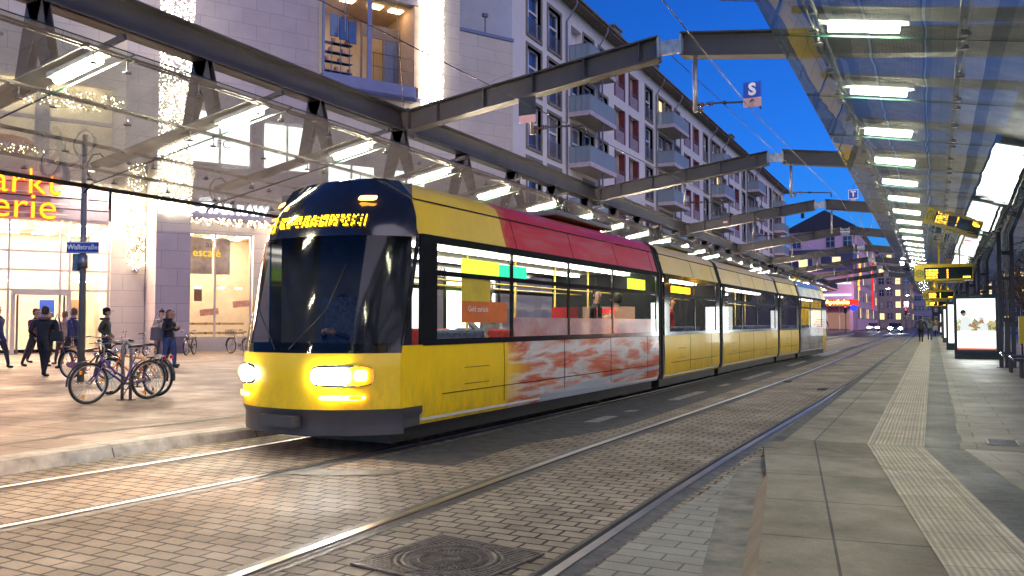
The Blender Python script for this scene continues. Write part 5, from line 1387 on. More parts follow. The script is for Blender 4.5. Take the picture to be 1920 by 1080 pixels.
# ------------------------------------------------------------------ advertising display cases
M['kframe'] = mat('dark_green_grey_frame', (.022,.035,.035), .3, coat=.3, var=.1)
M['screen'] = emit('backlit_poster_white', (.97,1,.98), 1.7)
def posterprint():
    m, t, o = nt('backlit_poster_scene')
    e = N(t, 'ShaderNodeEmission', Strength=1.25); L(t, e.outputs[0], o.inputs[0])
    tc = N(t, 'ShaderNodeTexCoord'); ns = N(t, 'ShaderNodeTexNoise', Scale=7.0, Detail=4.0); L(t, tc.outputs['Object'], ns.inputs['Vector'])
    cr = N(t, 'ShaderNodeValToRGB'); el = cr.color_ramp.elements
    cols = [(.32,(.02,.10,.22)),(.42,(.10,.16,.10)),(.5,(.45,.30,.14)),(.56,(.30,.36,.14)),(.66,(.75,.75,.62))]
    while len(el) < len(cols): el.new(.5)
    for i,(p,c) in enumerate(cols): el[i].position = p; el[i].color = c4(c)
    L(t, ns.outputs[0], cr.inputs[0]); L(t, cr.outputs[0], e.inputs[0]); return m
M['pprint'] = posterprint()
def dcase(x, y, label, w=1.42, h=2.35, kind=0, rz=0):
    g = thing('advertising_display', label, 'advertising display', (x,y,PZ), rz, 'backlit advertising cases on the right platform')
    b = MB()
    b.box(-w/2,w/2,-.16,.16,.0,.16); b.box(-w/2,-w/2+.09,-.13,.13,.16,h); b.box(w/2-.09,w/2,-.13,.13,.16,h); b.box(-w/2+.09,w/2-.09,-.128,.128,.16,.30); b.box(-w/2+.09,w/2-.09,-.128,.128,h-.14,h); b.box(-w/2+.09,w/2-.09,.0,.12,.30,h-.14)
    b.build('case', M['kframe'], g, bevel=.012)
    pa = bpy.data.objects.new('poster', None); COL.objects.link(pa); pa.parent = g
    MB().box(-w/2+.10,w/2-.10,-.075,-.06,.34,h-.16).build('poster_sheet', M['screen'], pa)
    if kind == 0:
        MB().box(-w/2+.10,w/2-.10,-.078,-.0755,.34,.40).build('red_stripe', emit('poster_red', (.8,.10,.06), 1), pa)
        z0 = 1.02
        # hazy landscape photo strip with a ragged top edge
        b = MB(); n = 24; xs = [-w/2+.10+(w-.2)*i/n for i in range(n+1)]
        tp = [z0+.36+.06*math.sin(i*1.3)+.05*math.sin(i*.55+1) for i in range(n+1)]
        b.add([(x,-.0775,z0) for x in xs]+[(x,-.0775,t_) for x,t_ in zip(xs,tp)], [(i,i+1,n+2+i,n+1+i) for i in range(n)])
        b.build('poster_photo', M['pprint'], pa)
        skin = emit('poster_skin', (.42,.20,.11), 1.0); shirt = emit('poster_shirt', (.8,.86,.86), .85); hair = emit('poster_hair', (.02,.05,.07), .6)
        def blob(pts, m, nm, dy=-.080):
            b = MB(); b.add([(px,dy,pz) for px,pz in pts],[tuple(range(len(pts)))]); return b.build(nm, m, pa)
        blob([(-.52,1.02),(-.50,1.35),(-.46,1.50),(-.36,1.56),(-.24,1.54),(-.17,1.42),(-.13,1.28),(-.16,1.02)],shirt,'printed_figure')
        blob([(-.40+.085*math.cos(a),1.66+.11*math.sin(a)) for a in [k*PI/7 for k in range(14)]],skin,'printed_head',-.081)
        blob([(-.41+.095*math.cos(a),1.70+.09*math.sin(a)) for a in [k*PI/7 for k in range(10)]],hair,'printed_hair',-.082)
        blob([(-.2,1.30),(-.05,1.20),(.12,1.16),(.13,1.11),(-.06,1.12),(-.26,1.20)],skin,'printed_arm',-.083)
        blob([(.02,1.02),(.06,1.22),(.14,1.30),(.26,1.30),(.36,1.22),(.38,1.02)],shirt,'printed_figure')
        blob([(.17+.075*math.cos(a),1.40+.09*math.sin(a)) for a in [k*PI/7 for k in range(14)]],skin,'printed_head',-.081)
        blob([(.17+.09*math.cos(a),1.46+.07*math.sin(a)) for a in [k*PI/7 for k in range(10)]],emit('poster_grey_hair', (.55,.55,.52), 1),'printed_hair',-.082)
        tm = emit('poster_grey_text', (.35,.38,.40), .8)
        b = MB(); 
        for k in range(30): 
            if k % 6 == 5: continue
            b.box(-.5+k*.033,-.5+k*.033+.022,-.079,-.0785,h-.24,h-.205)
        b.build('printed_text', tm, pa)
    else:
        b = MB(); 
        for k in range(5): b.box(-.4,.1+.1*(k%3),-.079,-.0785,1.5-k*.16,1.56-k*.16)
        b.build('printed_text', emit('poster_pink', (.9,.35,.40), .9), pa)
    MB().box(-.2,.2,-.135,-.131,h-.09,h-.05).build('name_strip', M['steel_l'], g)
    return g
dcase(1.42,34.6,'largest backlit advertising case showing two people in white shirts',kind=0)
dcase(1.30,45.6,'second advertising case, half hidden behind the largest one',kind=1)
dcase(1.42,80,'third advertising case with pinkish poster further down the platform',w=1.5,kind=1)
for i,(x,y) in enumerate(((1.3,62),(1.35,96))): dcase(x,y,['narrow lit advertising case between the second and third ones','last lit advertising case far down the platform'][i],kind=1)
for y, e in ((34.2,40),(45.2,25),(79.5,25)):
    arealight(None, (1.4,y-.15,1.4), (R(-90),0,0), 1.2, 1.8, e, (.92,1,.97), 'poster_light')
# ------------------------------------------------------------------ departure displays
M['dyel'] = mat('yellow_display_case', (.72,.50,.02), .35, coat=.2, var=.04)
M['dyem'] = M['dyel']
M['green'] = mat('dark_green_print', (.01,.12,.04), .4)
led = emit('amber_departure_led', (1,.48,.03), 7)
def ddisp(y, label, xc=.42, z=3.06, w=2.0, hgt=.64):
    g = thing('departure_display', label, 'departure display', (xc,y,z), 0, 'yellow departure displays over the right platform')
    b = MB(); b.box(-w/2,w/2,-.14,.14,hgt-.13,hgt); b.box(-w/2,w/2,-.14,.14,0,.07); b.box(-w/2,-w/2+.34,-.138,.138,.07,hgt-.13); b.box(w/2-.03,w/2,-.138,.138,.07,hgt-.13); b.build('case', M['dyel'], g, bevel=.012)
    MB().box(-w/2+.34,w/2-.03,-.11,.11,.07,hgt-.13).build('display_panel', M['tdark'], g)
    b = MB(); b.ring((-w/2+.17,-.145,hgt/2-.03),.125,.014,'y',28); b.box(-w/2+.115,-w/2+.135,-.15,-.141,hgt/2-.10,hgt/2+.04); b.box(-w/2+.205,-w/2+.225,-.15,-.141,hgt/2-.10,hgt/2+.04); b.box(-w/2+.135,-w/2+.205,-.15,-.141,hgt/2-.04,hgt/2-.02); b.build('stop_emblem', M['green'], g)
    b = MB()
    random.seed(int(y))
    for r_ in range(4):
        zz = .10+r_*.092; n = random.randint(13,19)
        for k in range(n):
            if k == 2: continue
            for q in range(3):
                for p_ in range(2):
                    if random.random() < .78: xx = -w/2+.40+k*.026+p_*.012; b.box(xx,xx+.010,-.116,-.111,zz+q*.02,zz+q*.02+.016)
        xx = -w/2+1.12; b.box(xx,xx+.035,-.116,-.111,zz,zz+.055)
        if r_ == 0:
            for k in range(9): b.box(w/2-.34+k*.028,w/2-.34+k*.028+.02,-.116,-.111,zz,zz+.055)
    b.build('led_lines', led, g, normals=False)
    text('header_text', 'Postplatz', .075, M['black'], g, (-.35,-.143,hgt-.065), depth=.004) if 0 else None
    b = MB()
    for x in (-.15,.55): b.box(x-.03,x+.03,-.03,.03,hgt,5.9-z-1.05); 
    b.box(-.3,.7,-.05,.05,-.06,0); b.build('hanger', M['dyel'], g)
    return g
ddisp(36,'large yellow departure display hanging over the right platform with amber lines')
ddisp(68,'smaller looking second yellow departure display further along the right platform', z=3.17,w=2.0)
ddisp(100,'third and farthest yellow departure display', z=3.2)
# yellow H stop pole left platform
g = thing('stop_sign', 'yellow square tram stop sign with green H on a dark post behind the tram tail', 'sign', (-9.3,74,PZ))
MB().tube([(0,0,0),(0,0,3.9)],.06,8).build('pole', M['black'], g)
MB().box(-.9,.2,-.04,.04,3.1,4.2).build('sign_plate', M['dyel'], g)
b = MB(); b.ring((-.35,-.06,3.7),.30,.04,'y',24); b.box(-.48,-.43,-.08,-.05,3.52,3.88); b.box(-.27,-.22,-.08,-.05,3.52,3.88); b.box(-.43,-.27,-.08,-.05,3.67,3.72); b.build('stop_emblem', M['green'], g)
g = thing('ticket_machine', 'tall yellow ticket machine on the far left platform', 'ticket machine', (-9.3,78,PZ))
MB().box(-.35,.35,-.3,.3,0,1.9).build('body', M['dyel'], g, bevel=.03); MB().box(-.2,.2,-.32,-.301,1.1,1.6).build('screen', M['cool'], g); MB().box(-.2,.2,-.32,-.301,.4,.55).build('ticket_tray', M['black'], g)
# ------------------------------------------------------------------ bench
bn = thing('bench', 'black metal slatted bench with bright steel arm ends at the right edge', 'bench', (2.62,25.7,PZ))
b = MB()
for k in range(6): b.box(-.95,.95,-.20+k*.085,-.14+k*.085,.43,.46)
b.build('seat', M['black'], bn)
b = MB(); b.box(-.95,.95,-.22,.30,.40,.428); b.build('seat_frame', M['steel'], bn)
for x in (-.78,.75):
    for y in (-.15,.22): MB().box(x-.03,x+.03,y-.03,y+.03,0,.40).build('leg', M['steel'], bn)
MB().tube([(-.99,-.24,.45),(-.99,.0,.50),(-.99,.32,.50)],.025,8).build('end_rail', M['chrome'], bn)
bn2 = dup(bn, (2.66,23.2,PZ), label='second black bench end in front of the first one, cut by the frame edge')
bn['group'] = bn2['group'] = 'black platform benches'
# ------------------------------------------------------------------ street name pole
sp = thing('street_sign_pole', 'grey street pole beside the red bicycle carrying the street name plate', 'pole', (-17.16,12.42,PZ))
MB().tube([(0,0,0),(0,0,2.3),(-.02,0,5.6)],[.075,.07,.055],12).build('pole', M['steel_l'], sp)
b = MB(); b.lathe([(.10,2.55),(.10,2.85)], (0,0,0), 12); b.box(-.26,-.08,-.08,.05,2.50,2.88); b.build('clamp_box', M['galv'], sp)
ns = thing('street_name_sign', 'dark blue street name plate reading Wallstraße on the grey pole', 'street sign', (-17.10,12.36,3.02), R(27))
MB().box(-.36,.36,-.012,.012,0,.26).build('sign_plate', M['sign_blue'], ns)
text('street_name', 'Wallstraße', .155, M['sign_white'], ns, (0,-.016,.13), depth=.004, bold=.004)
b = MB(); b.box(-.36,.36,-.0135,-.0125,.235,.245); b.box(-.36,.36,-.0135,-.0125,.015,.025); b.build('sign_border', M['sign_white'], ns)
# ------------------------------------------------------------------ bicycles
def bike(name, label, loc, rz, col, style='city', tire=.34, basket=None, lean=0, saddle_h=.92, fender=True, chaincase=None):
    """local x forward; front wheel at +x"""
    g = thing('bicycle', label, 'bicycle', (loc[0],loc[1],PZ), rz); g.rotation_euler = (lean,0,rz)
    fm = mat(name+'_frame_paint', col, .3, coat=.5, var=.05)
    r = tire; xr, xf = -.53, .55
    for x, nm in ((xr,'rear_wheel'),(xf,'front_wheel')):
        w = bpy.data.objects.new(nm, None); COL.objects.link(w); w.parent = g; w.location = (x,0,r)
        b = MB(); b.ring((0,0,0), r-.022, .022, 'y', 40, m=8); b.build('tyre', M['rubber'], w)
        b = MB(); b.ring((0,0,0), r-.052, .011, 'y', 40, m=6); b.lathe([(.022,-.05),(.022,.05)], n=10, axis='y'); b.build('rim', M['galv'], w)
        b = MB()
        for k in range(28):
            a = 2*PI*k/28; s_ = .03 if k % 2 else -.03
            b.bar((.02*math.cos(a+.8),s_,.02*math.sin(a+.8)),((r-.055)*math.cos(a),0,(r-.055)*math.sin(a)),.0035,.0035)
        b.build('spokes', M['chrome'], w)
        for a in (.9,3.0,5.1): MB().box(-.022,.022,-.006,.006,-.03,.03, M=Matrix.Translation(((r-.11)*math.cos(a),0,(r-.11)*math.sin(a)))).build('reflector', mat('orange_reflector', (.8,.30,.02), .3) if 'orange_reflector' not in bpy.data.materials else bpy.data.materials['orange_reflector'], w)
        if fender:
            pts = [(x+(r+.028)*math.cos(a), 0, r+(r+.028)*math.sin(a)) for a in [R(d) for d in (range(20,200,12) if x < 0 else range(-5,150,12))]]
            q = MB()
            for p, p2 in zip(pts, pts[1:]): q.bar(p, p2, .05, .006)
            q.bar((x,.03,r), (pts[-3][0],.03,pts[-3][2]), .004,.004); q.build('mudguard', M['black'], g)
    bb = (-.08,0,.29); st = (-.24,0,.70); hd0 = (.36,0,.62); hd1 = (.33,0,.76)
    b = MB(); T = .018
    b.tube([bb,st],T,8); b.tube([bb,hd0],.021,8); b.tube([hd0,hd1],.022,8)
    if style == 'step': b.tube([(-.12,0,.38),(.1,0,.50),(hd1[0],0,hd1[2]-.02)],T,8)
    else: b.tube([(st[0]+.01,0,st[2]-.04),(hd1[0],0,hd1[2]-.03)],T,8)
    for s_ in (-.045,.045): b.tube([(bb[0],s_,bb[2]),(xr,s_*1.2,r)],.011,6); b.tube([(st[0],s_*.7,st[2]-.04),(xr,s_*1.2,r)],.010,6)
    b.build('frame', fm, g)
    b = MB()
    for s_ in (-.045,.045): b.tube([(hd0[0]+.0,s_,hd0[2]-.01),(.45,s_,.45),(xf,s_,r)],.012,6)
    b.tube([(hd0[0],-.05,hd0[2]-.01),(hd0[0],.05,hd0[2]-.01)],.016,6); b.build('fork', M['galv'] if style == 'city' else fm, g)
    b = MB(); b.tube([(-.24,0,.68),(-.27,0,saddle_h-.04)],.013,8); b.build('seat_post', M['chrome'], g)
    b = MB(); vs = []
    for x, hw, z in ((-.40,.085,saddle_h+.015),(-.33,.085,saddle_h+.02),(-.25,.05,saddle_h+.01),(-.12,.02,saddle_h+.0)):
        vs += [(x,-hw,z-.03),(x,-hw*.5,z+.01),(x,hw*.5,z+.01),(x,hw,z-.03)]
    b.add(vs, [(4*j+i,4*j+i+1,4*j+i+5,4*j+i+4) for j in range(3) for i in range(3)]+[(0,3,2,1),(12,13,14,15)], 0, True); b.build('saddle', M['black'], g)
    b = MB(); hz = .98
    b.tube([hd1,(.31,0,.90),(.36,0,hz)],.013,8)
    if style == 'step' or style == 'city': b.tube([(.18,-.29,hz+.02),(.30,-.26,hz+.04),(.40,-.10,hz),(.37,0,hz),(.40,.10,hz),(.30,.26,hz+.04),(.18,.29,hz+.02)],.011,6)
    else: b.tube([(.33,-.30,hz),(.38,0,hz-.0),(.33,.30,hz)],.012,6)
    b.build('handlebar', M['galv'], g)
    for s_ in (-1,1):
        b = MB(); b.tube([(.18 if style != 'plain' else .335,s_*.29,hz+.02),(.30 if style != 'plain' else .36,s_*.20,hz+.03)],.017,8); b.bar((.34,s_*.18,hz),(.42,s_*.26,hz-.02),.008,.012)
        b.build('grip', M['black'], g)
    b = MB(); b.ring((bb[0],.06,bb[2]),.085,.008,'y',24); b.bar((bb[0],-.09,bb[2]),(bb[0]+.10,-.09,bb[2]-.13),.012,.022); b.bar((bb[0],.09,bb[2]),(bb[0]-.10,.09,bb[2]+.13),.012,.022); b.box(bb[0]+.06,bb[0]+.15,-.18,-.095,bb[2]-.145,bb[2]-.12); b.box(bb[0]-.15,bb[0]-.06,.095,.18,bb[2]+.12,bb[2]+.145)
    b.tube([(bb[0],.06,bb[2]+.085),(xr,.06,r+.035)],.004,4); b.tube([(bb[0],.06,bb[2]-.085),(xr,.06,r-.035)],.004,4); b.build('crank', M['steel'], g)
    if chaincase:
        b = MB(); b.prism([(bb[0]+.10,bb[2]-.09),(bb[0]+.12,bb[2]+.05),(bb[0],bb[2]+.11),(xr,r+.06),(xr-.05,r),(xr,r-.05),(bb[0],bb[2]-.11)], -.085,-.07,'y'); b.build('chain_guard', chaincase, g)
    b = MB(); b.bar((-.80,-.05,r+.40),(-.32,-.05,r+.40),.008,.008); b.bar((-.80,.05,r+.40),(-.32,.05,r+.40),.008,.008)
    for x in (-.78,-.6,-.42): b.bar((x,-.05,r+.40),(x,.05,r+.40),.008,.008)
    b.bar((xr,-.06,r),(-.70,-.06,r+.40),.006,.006); b.bar((xr,.06,r),(-.70,.06,r+.40),.006,.006); b.build('luggage_rack', M['galv'], g)
    b = MB(); b.box(-.83,-.80,-.03,.03,r+.34,r+.40); b.build('rear_light', mat('red_lens', (.5,.01,.01), .2) if 'red_lens' not in bpy.data.materials else bpy.data.materials['red_lens'], g)
    b = MB(); b.lathe([(.02,-.03),(.035,.0),(.035,.03)], (.44,0,.80), 10, axis='x'); b.build('front_lamp', M['chrome'], g)
    b = MB(); b.bar((-.2,-.02,.29),(-.14,-.16,.02),.014,.014); b.build('kickstand', M['steel'], g)
    if basket:
        x0 = .42 if basket == 'front' else -.80; z0 = .78 if basket == 'front' else r+.41
        b = MB()
        for i in range(7):
            t_ = i/6
            for yy in (-.16,.16): b.bar((x0+.34*t_,yy*.85,z0),(x0+.34*t_,yy,z0+.24),.005,.005)
            for xx in (x0,x0+.34): b.bar((xx,-.15+.3*t_,z0),(xx,-.16+.32*t_,z0+.24),.005,.005)
            b.bar((x0,-.14+.28*t_,z0),(x0+.34,-.14+.28*t_,z0),.005,.005)
        for zz in (0,.08,.16,.24):
            for yy in (-.155,.155): b.bar((x0,yy,z0+zz),(x0+.34,yy,z0+zz),.006,.006)
            for xx in (x0,x0+.34): b.bar((xx,-.155,z0+zz),(xx,.155,z0+zz),.006,.006)
        b.build('basket', M['steel'], g)
    return g

bike('purple','purple bicycle with black tyres leaning on the double post of the bike stand',(-12.16,9.52),R(-95),(.07,.03,.17),'step',lean=R(-3))
bike('orange','orange bicycle on the far side of the bike stand behind the purple one',(-12.95,10.42),R(-172),(.75,.25,.03),'plain',lean=R(3))
bike('red','dark red bicycle with pink chain guard and wire basket beside the street pole',(-17.62,12.95),R(8),(.38,.02,.05),'city',basket='rear',chaincase=mat('pink_guard', (.62,.22,.26), .4),lean=R(2))
bike('black','black bicycle seen from the front beside the cafe window',(-27.0,24.4),R(-58),(.03,.03,.03),'city')
bike('grey','grey bicycle with front basket parked against the cafe sill wall',(-26.3,26.4),R(172),(.20,.22,.18),'step',basket='front')
bike('silver','small silver bicycle standing behind the bike stand by the cream wall',(-26.3,21.2),R(-120),(.5,.5,.52),'plain',tire=.28)
bs = thing('bike_stand', 'steel double post bike stand between the purple and orange bicycles', 'bike stand', (-12.32,9.78,PZ), R(27))
MB().tube([(-.07,0,0),(-.07,0,.86),(-.05,0,.94),(0,0,.98),(.05,0,.94),(.07,0,.86),(.07,0,0)],.028,8).build('post_loop', M['steel_l'], bs)
MB().box(-.14,.14,-.06,.06,0,.012).build('base_plate', M['steel'], bs)
# ------------------------------------------------------------------ people
M['skin'] = mat('skin', (.50,.29,.21), .5, var=.05)
def person(label, loc, rz, jacket, trousers, hair=(.03,.02,.015), shoes=(.03,.03,.03), h=1.72, arms='down', walk=.10, coat=.0, hood=None, cap=None, longhair=False, build_=1.0, scarf=None, jrough=.6, seated=False, group='people waiting and walking around the tram stop'):
    g = thing('person', label, 'person', (loc[0],loc[1],PZ), rz, group)
    g.scale = (h/1.75,)*3
    V = []; E_ = []; RR = []; KIND = []
    def v(p, r, k): V.append(p); RR.append(r); KIND.append(k); return len(V)-1
    def e(a, b): E_.append((a,b))
    w = walk; B = build_
    pel = v((0,0,.96),(.145*B,.11*B),'t'); sp1 = v((0,0,1.12),(.14*B,.105*B),'j'); ch = v((0,.0,1.32),(.165*B,.115*B),'j'); nk0 = v((0,.01,1.45),(.09*B,.08*B),'j'); nk = v((0,0,1.52),(.052,.052),'s'); hd0 = v((0,-.015,1.60),(.072,.085),'s'); hd1 = v((0,-.01,1.68),(.078,.092),'s'); hd2 = v((0,0,1.735),(.05,.06),'s')
    for a,b_ in ((pel,sp1),(sp1,ch),(ch,nk0),(nk0,nk),(nk,hd0),(hd0,hd1),(hd1,hd2)): e(a,b_)
    wrists = []
    for s_ in (-1,1):
        ph = s_*w
        hip = v((s_*.09,-ph*.15,.88),(.095*B,.1*B),'t'); kn = v((s_*.10,-ph*1.0-.02,.50),(.060*B,.064*B),'t'); an = v((s_*.10,-ph*1.6+(.06 if ph<0 else 0),.10),(.042,.045),'t'); 
        heel = v((s_*.10,-ph*1.6+.03,.045),(.042,.045),'f'); toe = v((s_*.115,-ph*1.6-.15,.035),(.042,.035),'f')
        for a,b_ in ((pel,hip),(hip,kn),(kn,an),(an,heel),(heel,toe)): e(a,b_)
        sh = v((s_*.19*B,.01,1.40),(.062*B,.065*B),'j')
        if arms == 'down': el = (s_*.25*B, .03+ph*.6, 1.13); wr = (s_*.255*B, -.04+ph*1.1, .90)
        elif arms == 'pockets': el = (s_*.245*B, .09, 1.14); wr = (s_*.17*B, -.08, .99)
        elif arms == 'phone' : el = (s_*.25*B, -.02, 1.13); wr = (s_*.10, -.26, 1.22)
        elif arms == 'bag': el = (s_*.25*B, .04, 1.13); wr = (s_*.22*B, -.10, .98) if s_ > 0 else (s_*.23*B,-.15,1.10)
        elif arms == 'hips': el = (s_*.34*B, .04, 1.16); wr = (s_*.2*B, -.10, 1.05)
        eli = v(el,(.050*B,.052*B),'j'); wri = v(wr,(.034,.034),'j'); e(ch,sh); e(sh,eli); e(eli,wri)
        wrists.append((Vector(wr), (Vector(wr)-Vector(el)).normalized(), s_))
    dz = -.43 if seated else 0
    if seated:
        for i, p in enumerate(V):
            z = p[2]
            if KIND[i] in 'sj' or z > .9: V[i] = (p[0], p[1]+.02, z+dz)
            elif z > .8: V[i] = (p[0], -.06, .52)
            elif z > .4: V[i] = (p[0]*1.2, -.46, .52)
            elif z > .08: V[i] = (p[0]*1.2, -.44, .11)
            elif KIND[i] == 'f': V[i] = (p[0]*1.2, -.43 if p[1] > -.05 else -.60, z)
        wrists = [(Vector((w_.x*.6, w_.y-.1, w_.z+dz)), d_, s_) for w_, d_, s_ in wrists]
    me = bpy.data.meshes.new('body'); me.from_pydata([tuple(p) for p in V], E_, [])
    o = bpy.data.objects.new('tmp_body', me); COL.objects.link(o)
    sk = o.modifiers.new('skin','SKIN'); sk.branch_smoothing = .6
    for i, r in enumerate(RR): me.skin_vertices[0].data[i].radius = r
    me.skin_vertices[0].data[0].use_root = True
    ss = o.modifiers.new('sub','SUBSURF'); ss.levels = 2; ss.render_levels = 2
    dg = bpy.context.evaluated_depsgraph_get(); bm_ = bpy.data.meshes.new_from_object(o.evaluated_get(dg)); bpy.data.objects.remove(o)
    mats = [M['skin'], mat('jacket_cloth', jacket, jrough, var=.22, vs=7, bump=.2, bs=25, stretch=(1,1,4)), mat('trouser_cloth', trousers, .8, var=.18, vs=8), mat('shoe_leather', shoes, .5)]
    bm_.materials.clear()
    for m_ in mats: bm_.materials.append(m_)
    kd = {'s':0,'j':1,'t':2,'f':3}
    hem = .93-coat+dz
    for p in bm_.polygons:
        c = p.center; best = min(range(len(V)), key=lambda i: (Vector(V[i])-c).length - (RR[i][0])*.9)
        k = kd[KIND[best]]
        if c.z > 1.495+dz and abs(c.x) < .12: k = 0
        elif c.z > hem and k == 2 and not seated: k = 1
        if c.z < .085: k = 3
        p.material_index = k; p.use_smooth = True
    # swell the jacket a little so that its hem reads
    for vv in bm_.vertices:
        z = vv.co.z
        if hem-.01 < z < 1.46+dz and not seated:
            f = 1.0+.10*max(0, 1-(z-hem)/.5) + (.05 if coat else .03); vv.co.x *= f; vv.co.y *= f*1.03
    # nose, brow and hands joined to the same mesh
    bm = bmesh.new(); bm.from_mesh(bm_)
    def addshape(mb, mi, off_=True):
        vs = [bm.verts.new((p[0],p[1]+(.02 if dz and off_ else 0),p[2]+(dz if off_ else 0))) for p in mb.v]
        for f in mb.f:
            try: ff = bm.faces.new([vs[i] for i in f]); ff.material_index = mi; ff.smooth = True
            except ValueError: pass
    q = MB(); q.tube([(0,-.088,1.675),(0,-.118,1.635),(0,-.095,1.628)],[.010,.016,.010],6); q.ball((-.082,0,1.645),.022,n=6,sc=(.5,1,1.3)); q.ball((.082,0,1.645),.022,n=6,sc=(.5,1,1.3)); addshape(q, 0)
    q = MB(); q.tube([(-.025,-.092,1.598),(0,-.100,1.596),(.025,-.092,1.598)],.006,5); addshape(q, 3)
    q = MB()
    for s_ in (-1,1): q.ball((s_*.031,-.090,1.662),.011,n=6)
    addshape(q, 3)
    for wp, d, s_ in wrists:
        side = Vector((0,1,0)) if abs(d.y) < .8 else Vector((0,0,1))
        q = MB(); pc = wp+d*.045
        q.tube([wp-d*.01, wp+d*.03, wp+d*.08],[.026,.036,.034],8)
        sd = d.cross(Vector((s_,0,0))).normalized()
        for k in range(4):
            off = sd*(.024-.016*k); l_ = (.062,.072,.068,.054)[k]
            q.tube([wp+d*.07+off, wp+d*(.075+l_*.55)+off-Vector((s_*.012,0,0)), wp+d*(.07+l_)+off-Vector((s_*.03,0,0))],[.0095,.009,.007],6)
        q.tube([wp+d*.02+sd*.028, wp+d*.05+sd*.05, wp+d*.085+sd*.045],[.011,.010,.008],6)
        addshape(q, 0, False)
    bm.to_mesh(bm_); bm.free(); bm_.name = 'body'
    ob = bpy.data.objects.new('body', bm_); COL.objects.link(ob); ob.parent = g
    # hair
    q = MB(); n = 12
    for k in range(5):
        pass
    prof_ = [(.0,1.785),(.045,1.78),(.082,1.745),(.098,1.69),(.096,1.63)] + ([(.10,1.56),(.115,1.48),(.10,1.38),(.05,1.34)] if longhair else [(.080,1.575)])
    vs = []; fs = []
    for (r_, z) in prof_:
        for j in range(n):
            a = 2*PI*j/n; x = r_*math.cos(a)*.95; y = r_*math.sin(a)*1.08+.012
            if y < -.02 and z < 1.72: y = -.02-.0*abs(y); x *= 1.02
            if longhair and z < 1.55 and y < .02: y = .02
            vs.append((x,y,z))
    for i in range(len(prof_)-1):
        for j in range(n): fs.append((i*n+j,i*n+(j+1)%n,(i+1)*n+(j+1)%n,(i+1)*n+j))
    q.add(vs, fs, 0, True); q.build('hair', mat('hair', hair, .6, var=.3, vs=30), g).location.z = dz
    if cap:
        q = MB(); q.lathe([(.102,1.69),(.108,1.73),(.09,1.785),(.04,1.805),(.002,1.81)], (0,.01,0), 14)
        q.box(-.06,.06,-.19,-.08,1.695,1.705) if cap[1] else q.ball((0,.01,1.83),.03,n=8)
        q.build('cap', mat('cap_cloth', cap[0], .8), g)
    if hood:
        q = MB(); q.ring((0,.05,1.47),.10,.045,'z',16); q.build('hood', mat('hood_fur', hood, .9, var=.4, vs=40, bump=.5), g)
    return g
def bag(label, loc, rz, col, w=.34, hh=.28, z=.85, strap=True):
    b = thing('shoulder_bag', label, 'bag', (loc[0],loc[1],PZ+z), rz)
    q = MB(); q.prism([(-w/2,0),(w/2,0),(w/2*.9,hh),(-w/2*.9,hh)], -.06,.06,'y'); q.build('bag_body', mat('bag_leather', col, .5, var=.15), b, bevel=.03)
    if strap: q = MB(); q.tube([(-w*.35,0,hh),(-w*.15,0,hh+.30),(0,0,hh+.42),(w*.15,0,hh+.30),(w*.35,0,hh)],.012,6); q.build('strap', mat('bag_strap', col, .5), b)
    return b
D = math.degrees
def face(deg): return R(deg+90)          # local -y looks along this heading
dk = (.018,.017,.018)
person('person in long black quilted coat seen from behind, standing left of the red bicycle',(-19.6,13.2),face(120),(.022,.019,.017),(.02,.02,.022),(.06,.035,.02),h=1.70,arms='pockets',coat=.28,hood=(.24,.17,.10),build_=1.28,cap=None)
bag('dark handbag held at the right side of the person in the quilted coat',(-19.22,13.25),R(30),(.03,.025,.02),.30,.26,.86)
person('person in dark blue jacket walking between the quilted coat and the grey pole',(-22.2,15.8),face(200),(.03,.04,.12),(.03,.03,.05),(.20,.11,.06),h=1.72,walk=.2,coat=.05,build_=1.15)
person('person with navy coat at the far left edge of the picture',(-24.3,14.9),face(20),(.04,.05,.14),(.035,.035,.05),(.05,.03,.02),h=1.78,walk=.18,coat=.15,build_=1.15)
person('person in wine red jacket second from the left edge',(-24.2,16.0),face(10),(.12,.025,.05),(.05,.05,.06),(.10,.05,.03),h=1.72,walk=.22,build_=1.1)
person('person in pale pinkish coat third from the left edge',(-24.6,17.2),face(190),(.45,.30,.24),(.10,.08,.07),(.25,.14,.07),h=1.66,walk=.15,coat=.2)
person('person in dark purple jacket near the mall doors behind the front walkers',(-26.5,17.6),face(20),(.06,.03,.10),(.04,.04,.05),(.05,.03,.02),h=1.74,walk=.15)
person('person in light jacket inside the mall entrance doorway',(-31.2,21.2),face(-50),(.5,.42,.36),(.08,.08,.10),(.2,.12,.06),h=1.70,walk=.1)
person('person with dark cap and olive hooded jacket right behind the grey street pole',(-20.9,15.9),face(35),(.045,.05,.035),(.03,.035,.05),(.03,.02,.015),h=1.70,arms='pockets',walk=.04,hood=(.16,.12,.08),cap=((.02,.02,.02),True),build_=1.12)
person('person in grey jacket and dark knit cap standing before the grey stone pier',(-26.9,22.9),face(-30),(.25,.22,.23),(.05,.045,.05),(.03,.02,.015),h=1.78,arms='phone',walk=.03,cap=((.02,.02,.025),False))
person('person with long brown hair, black jacket and blue jeans looking right',(-19.9,17.2),face(15),(.015,.015,.017),(.06,.10,.26),(.22,.10,.04),h=1.68,arms='phone',walk=.08,longhair=True,hood=(.02,.02,.02),build_=1.1)
bag('big grey shoulder bag hanging on the left of the long haired person in jeans',(-20.2,17.05),R(40),(.16,.15,.16),.40,.40,.80)
person('person with reddish hair mostly hidden by the black jacket and grey bag',(-20.6,17.9),face(30),(.30,.24,.22),(.05,.05,.06),(.30,.12,.05),h=1.66,walk=.06,longhair=True)
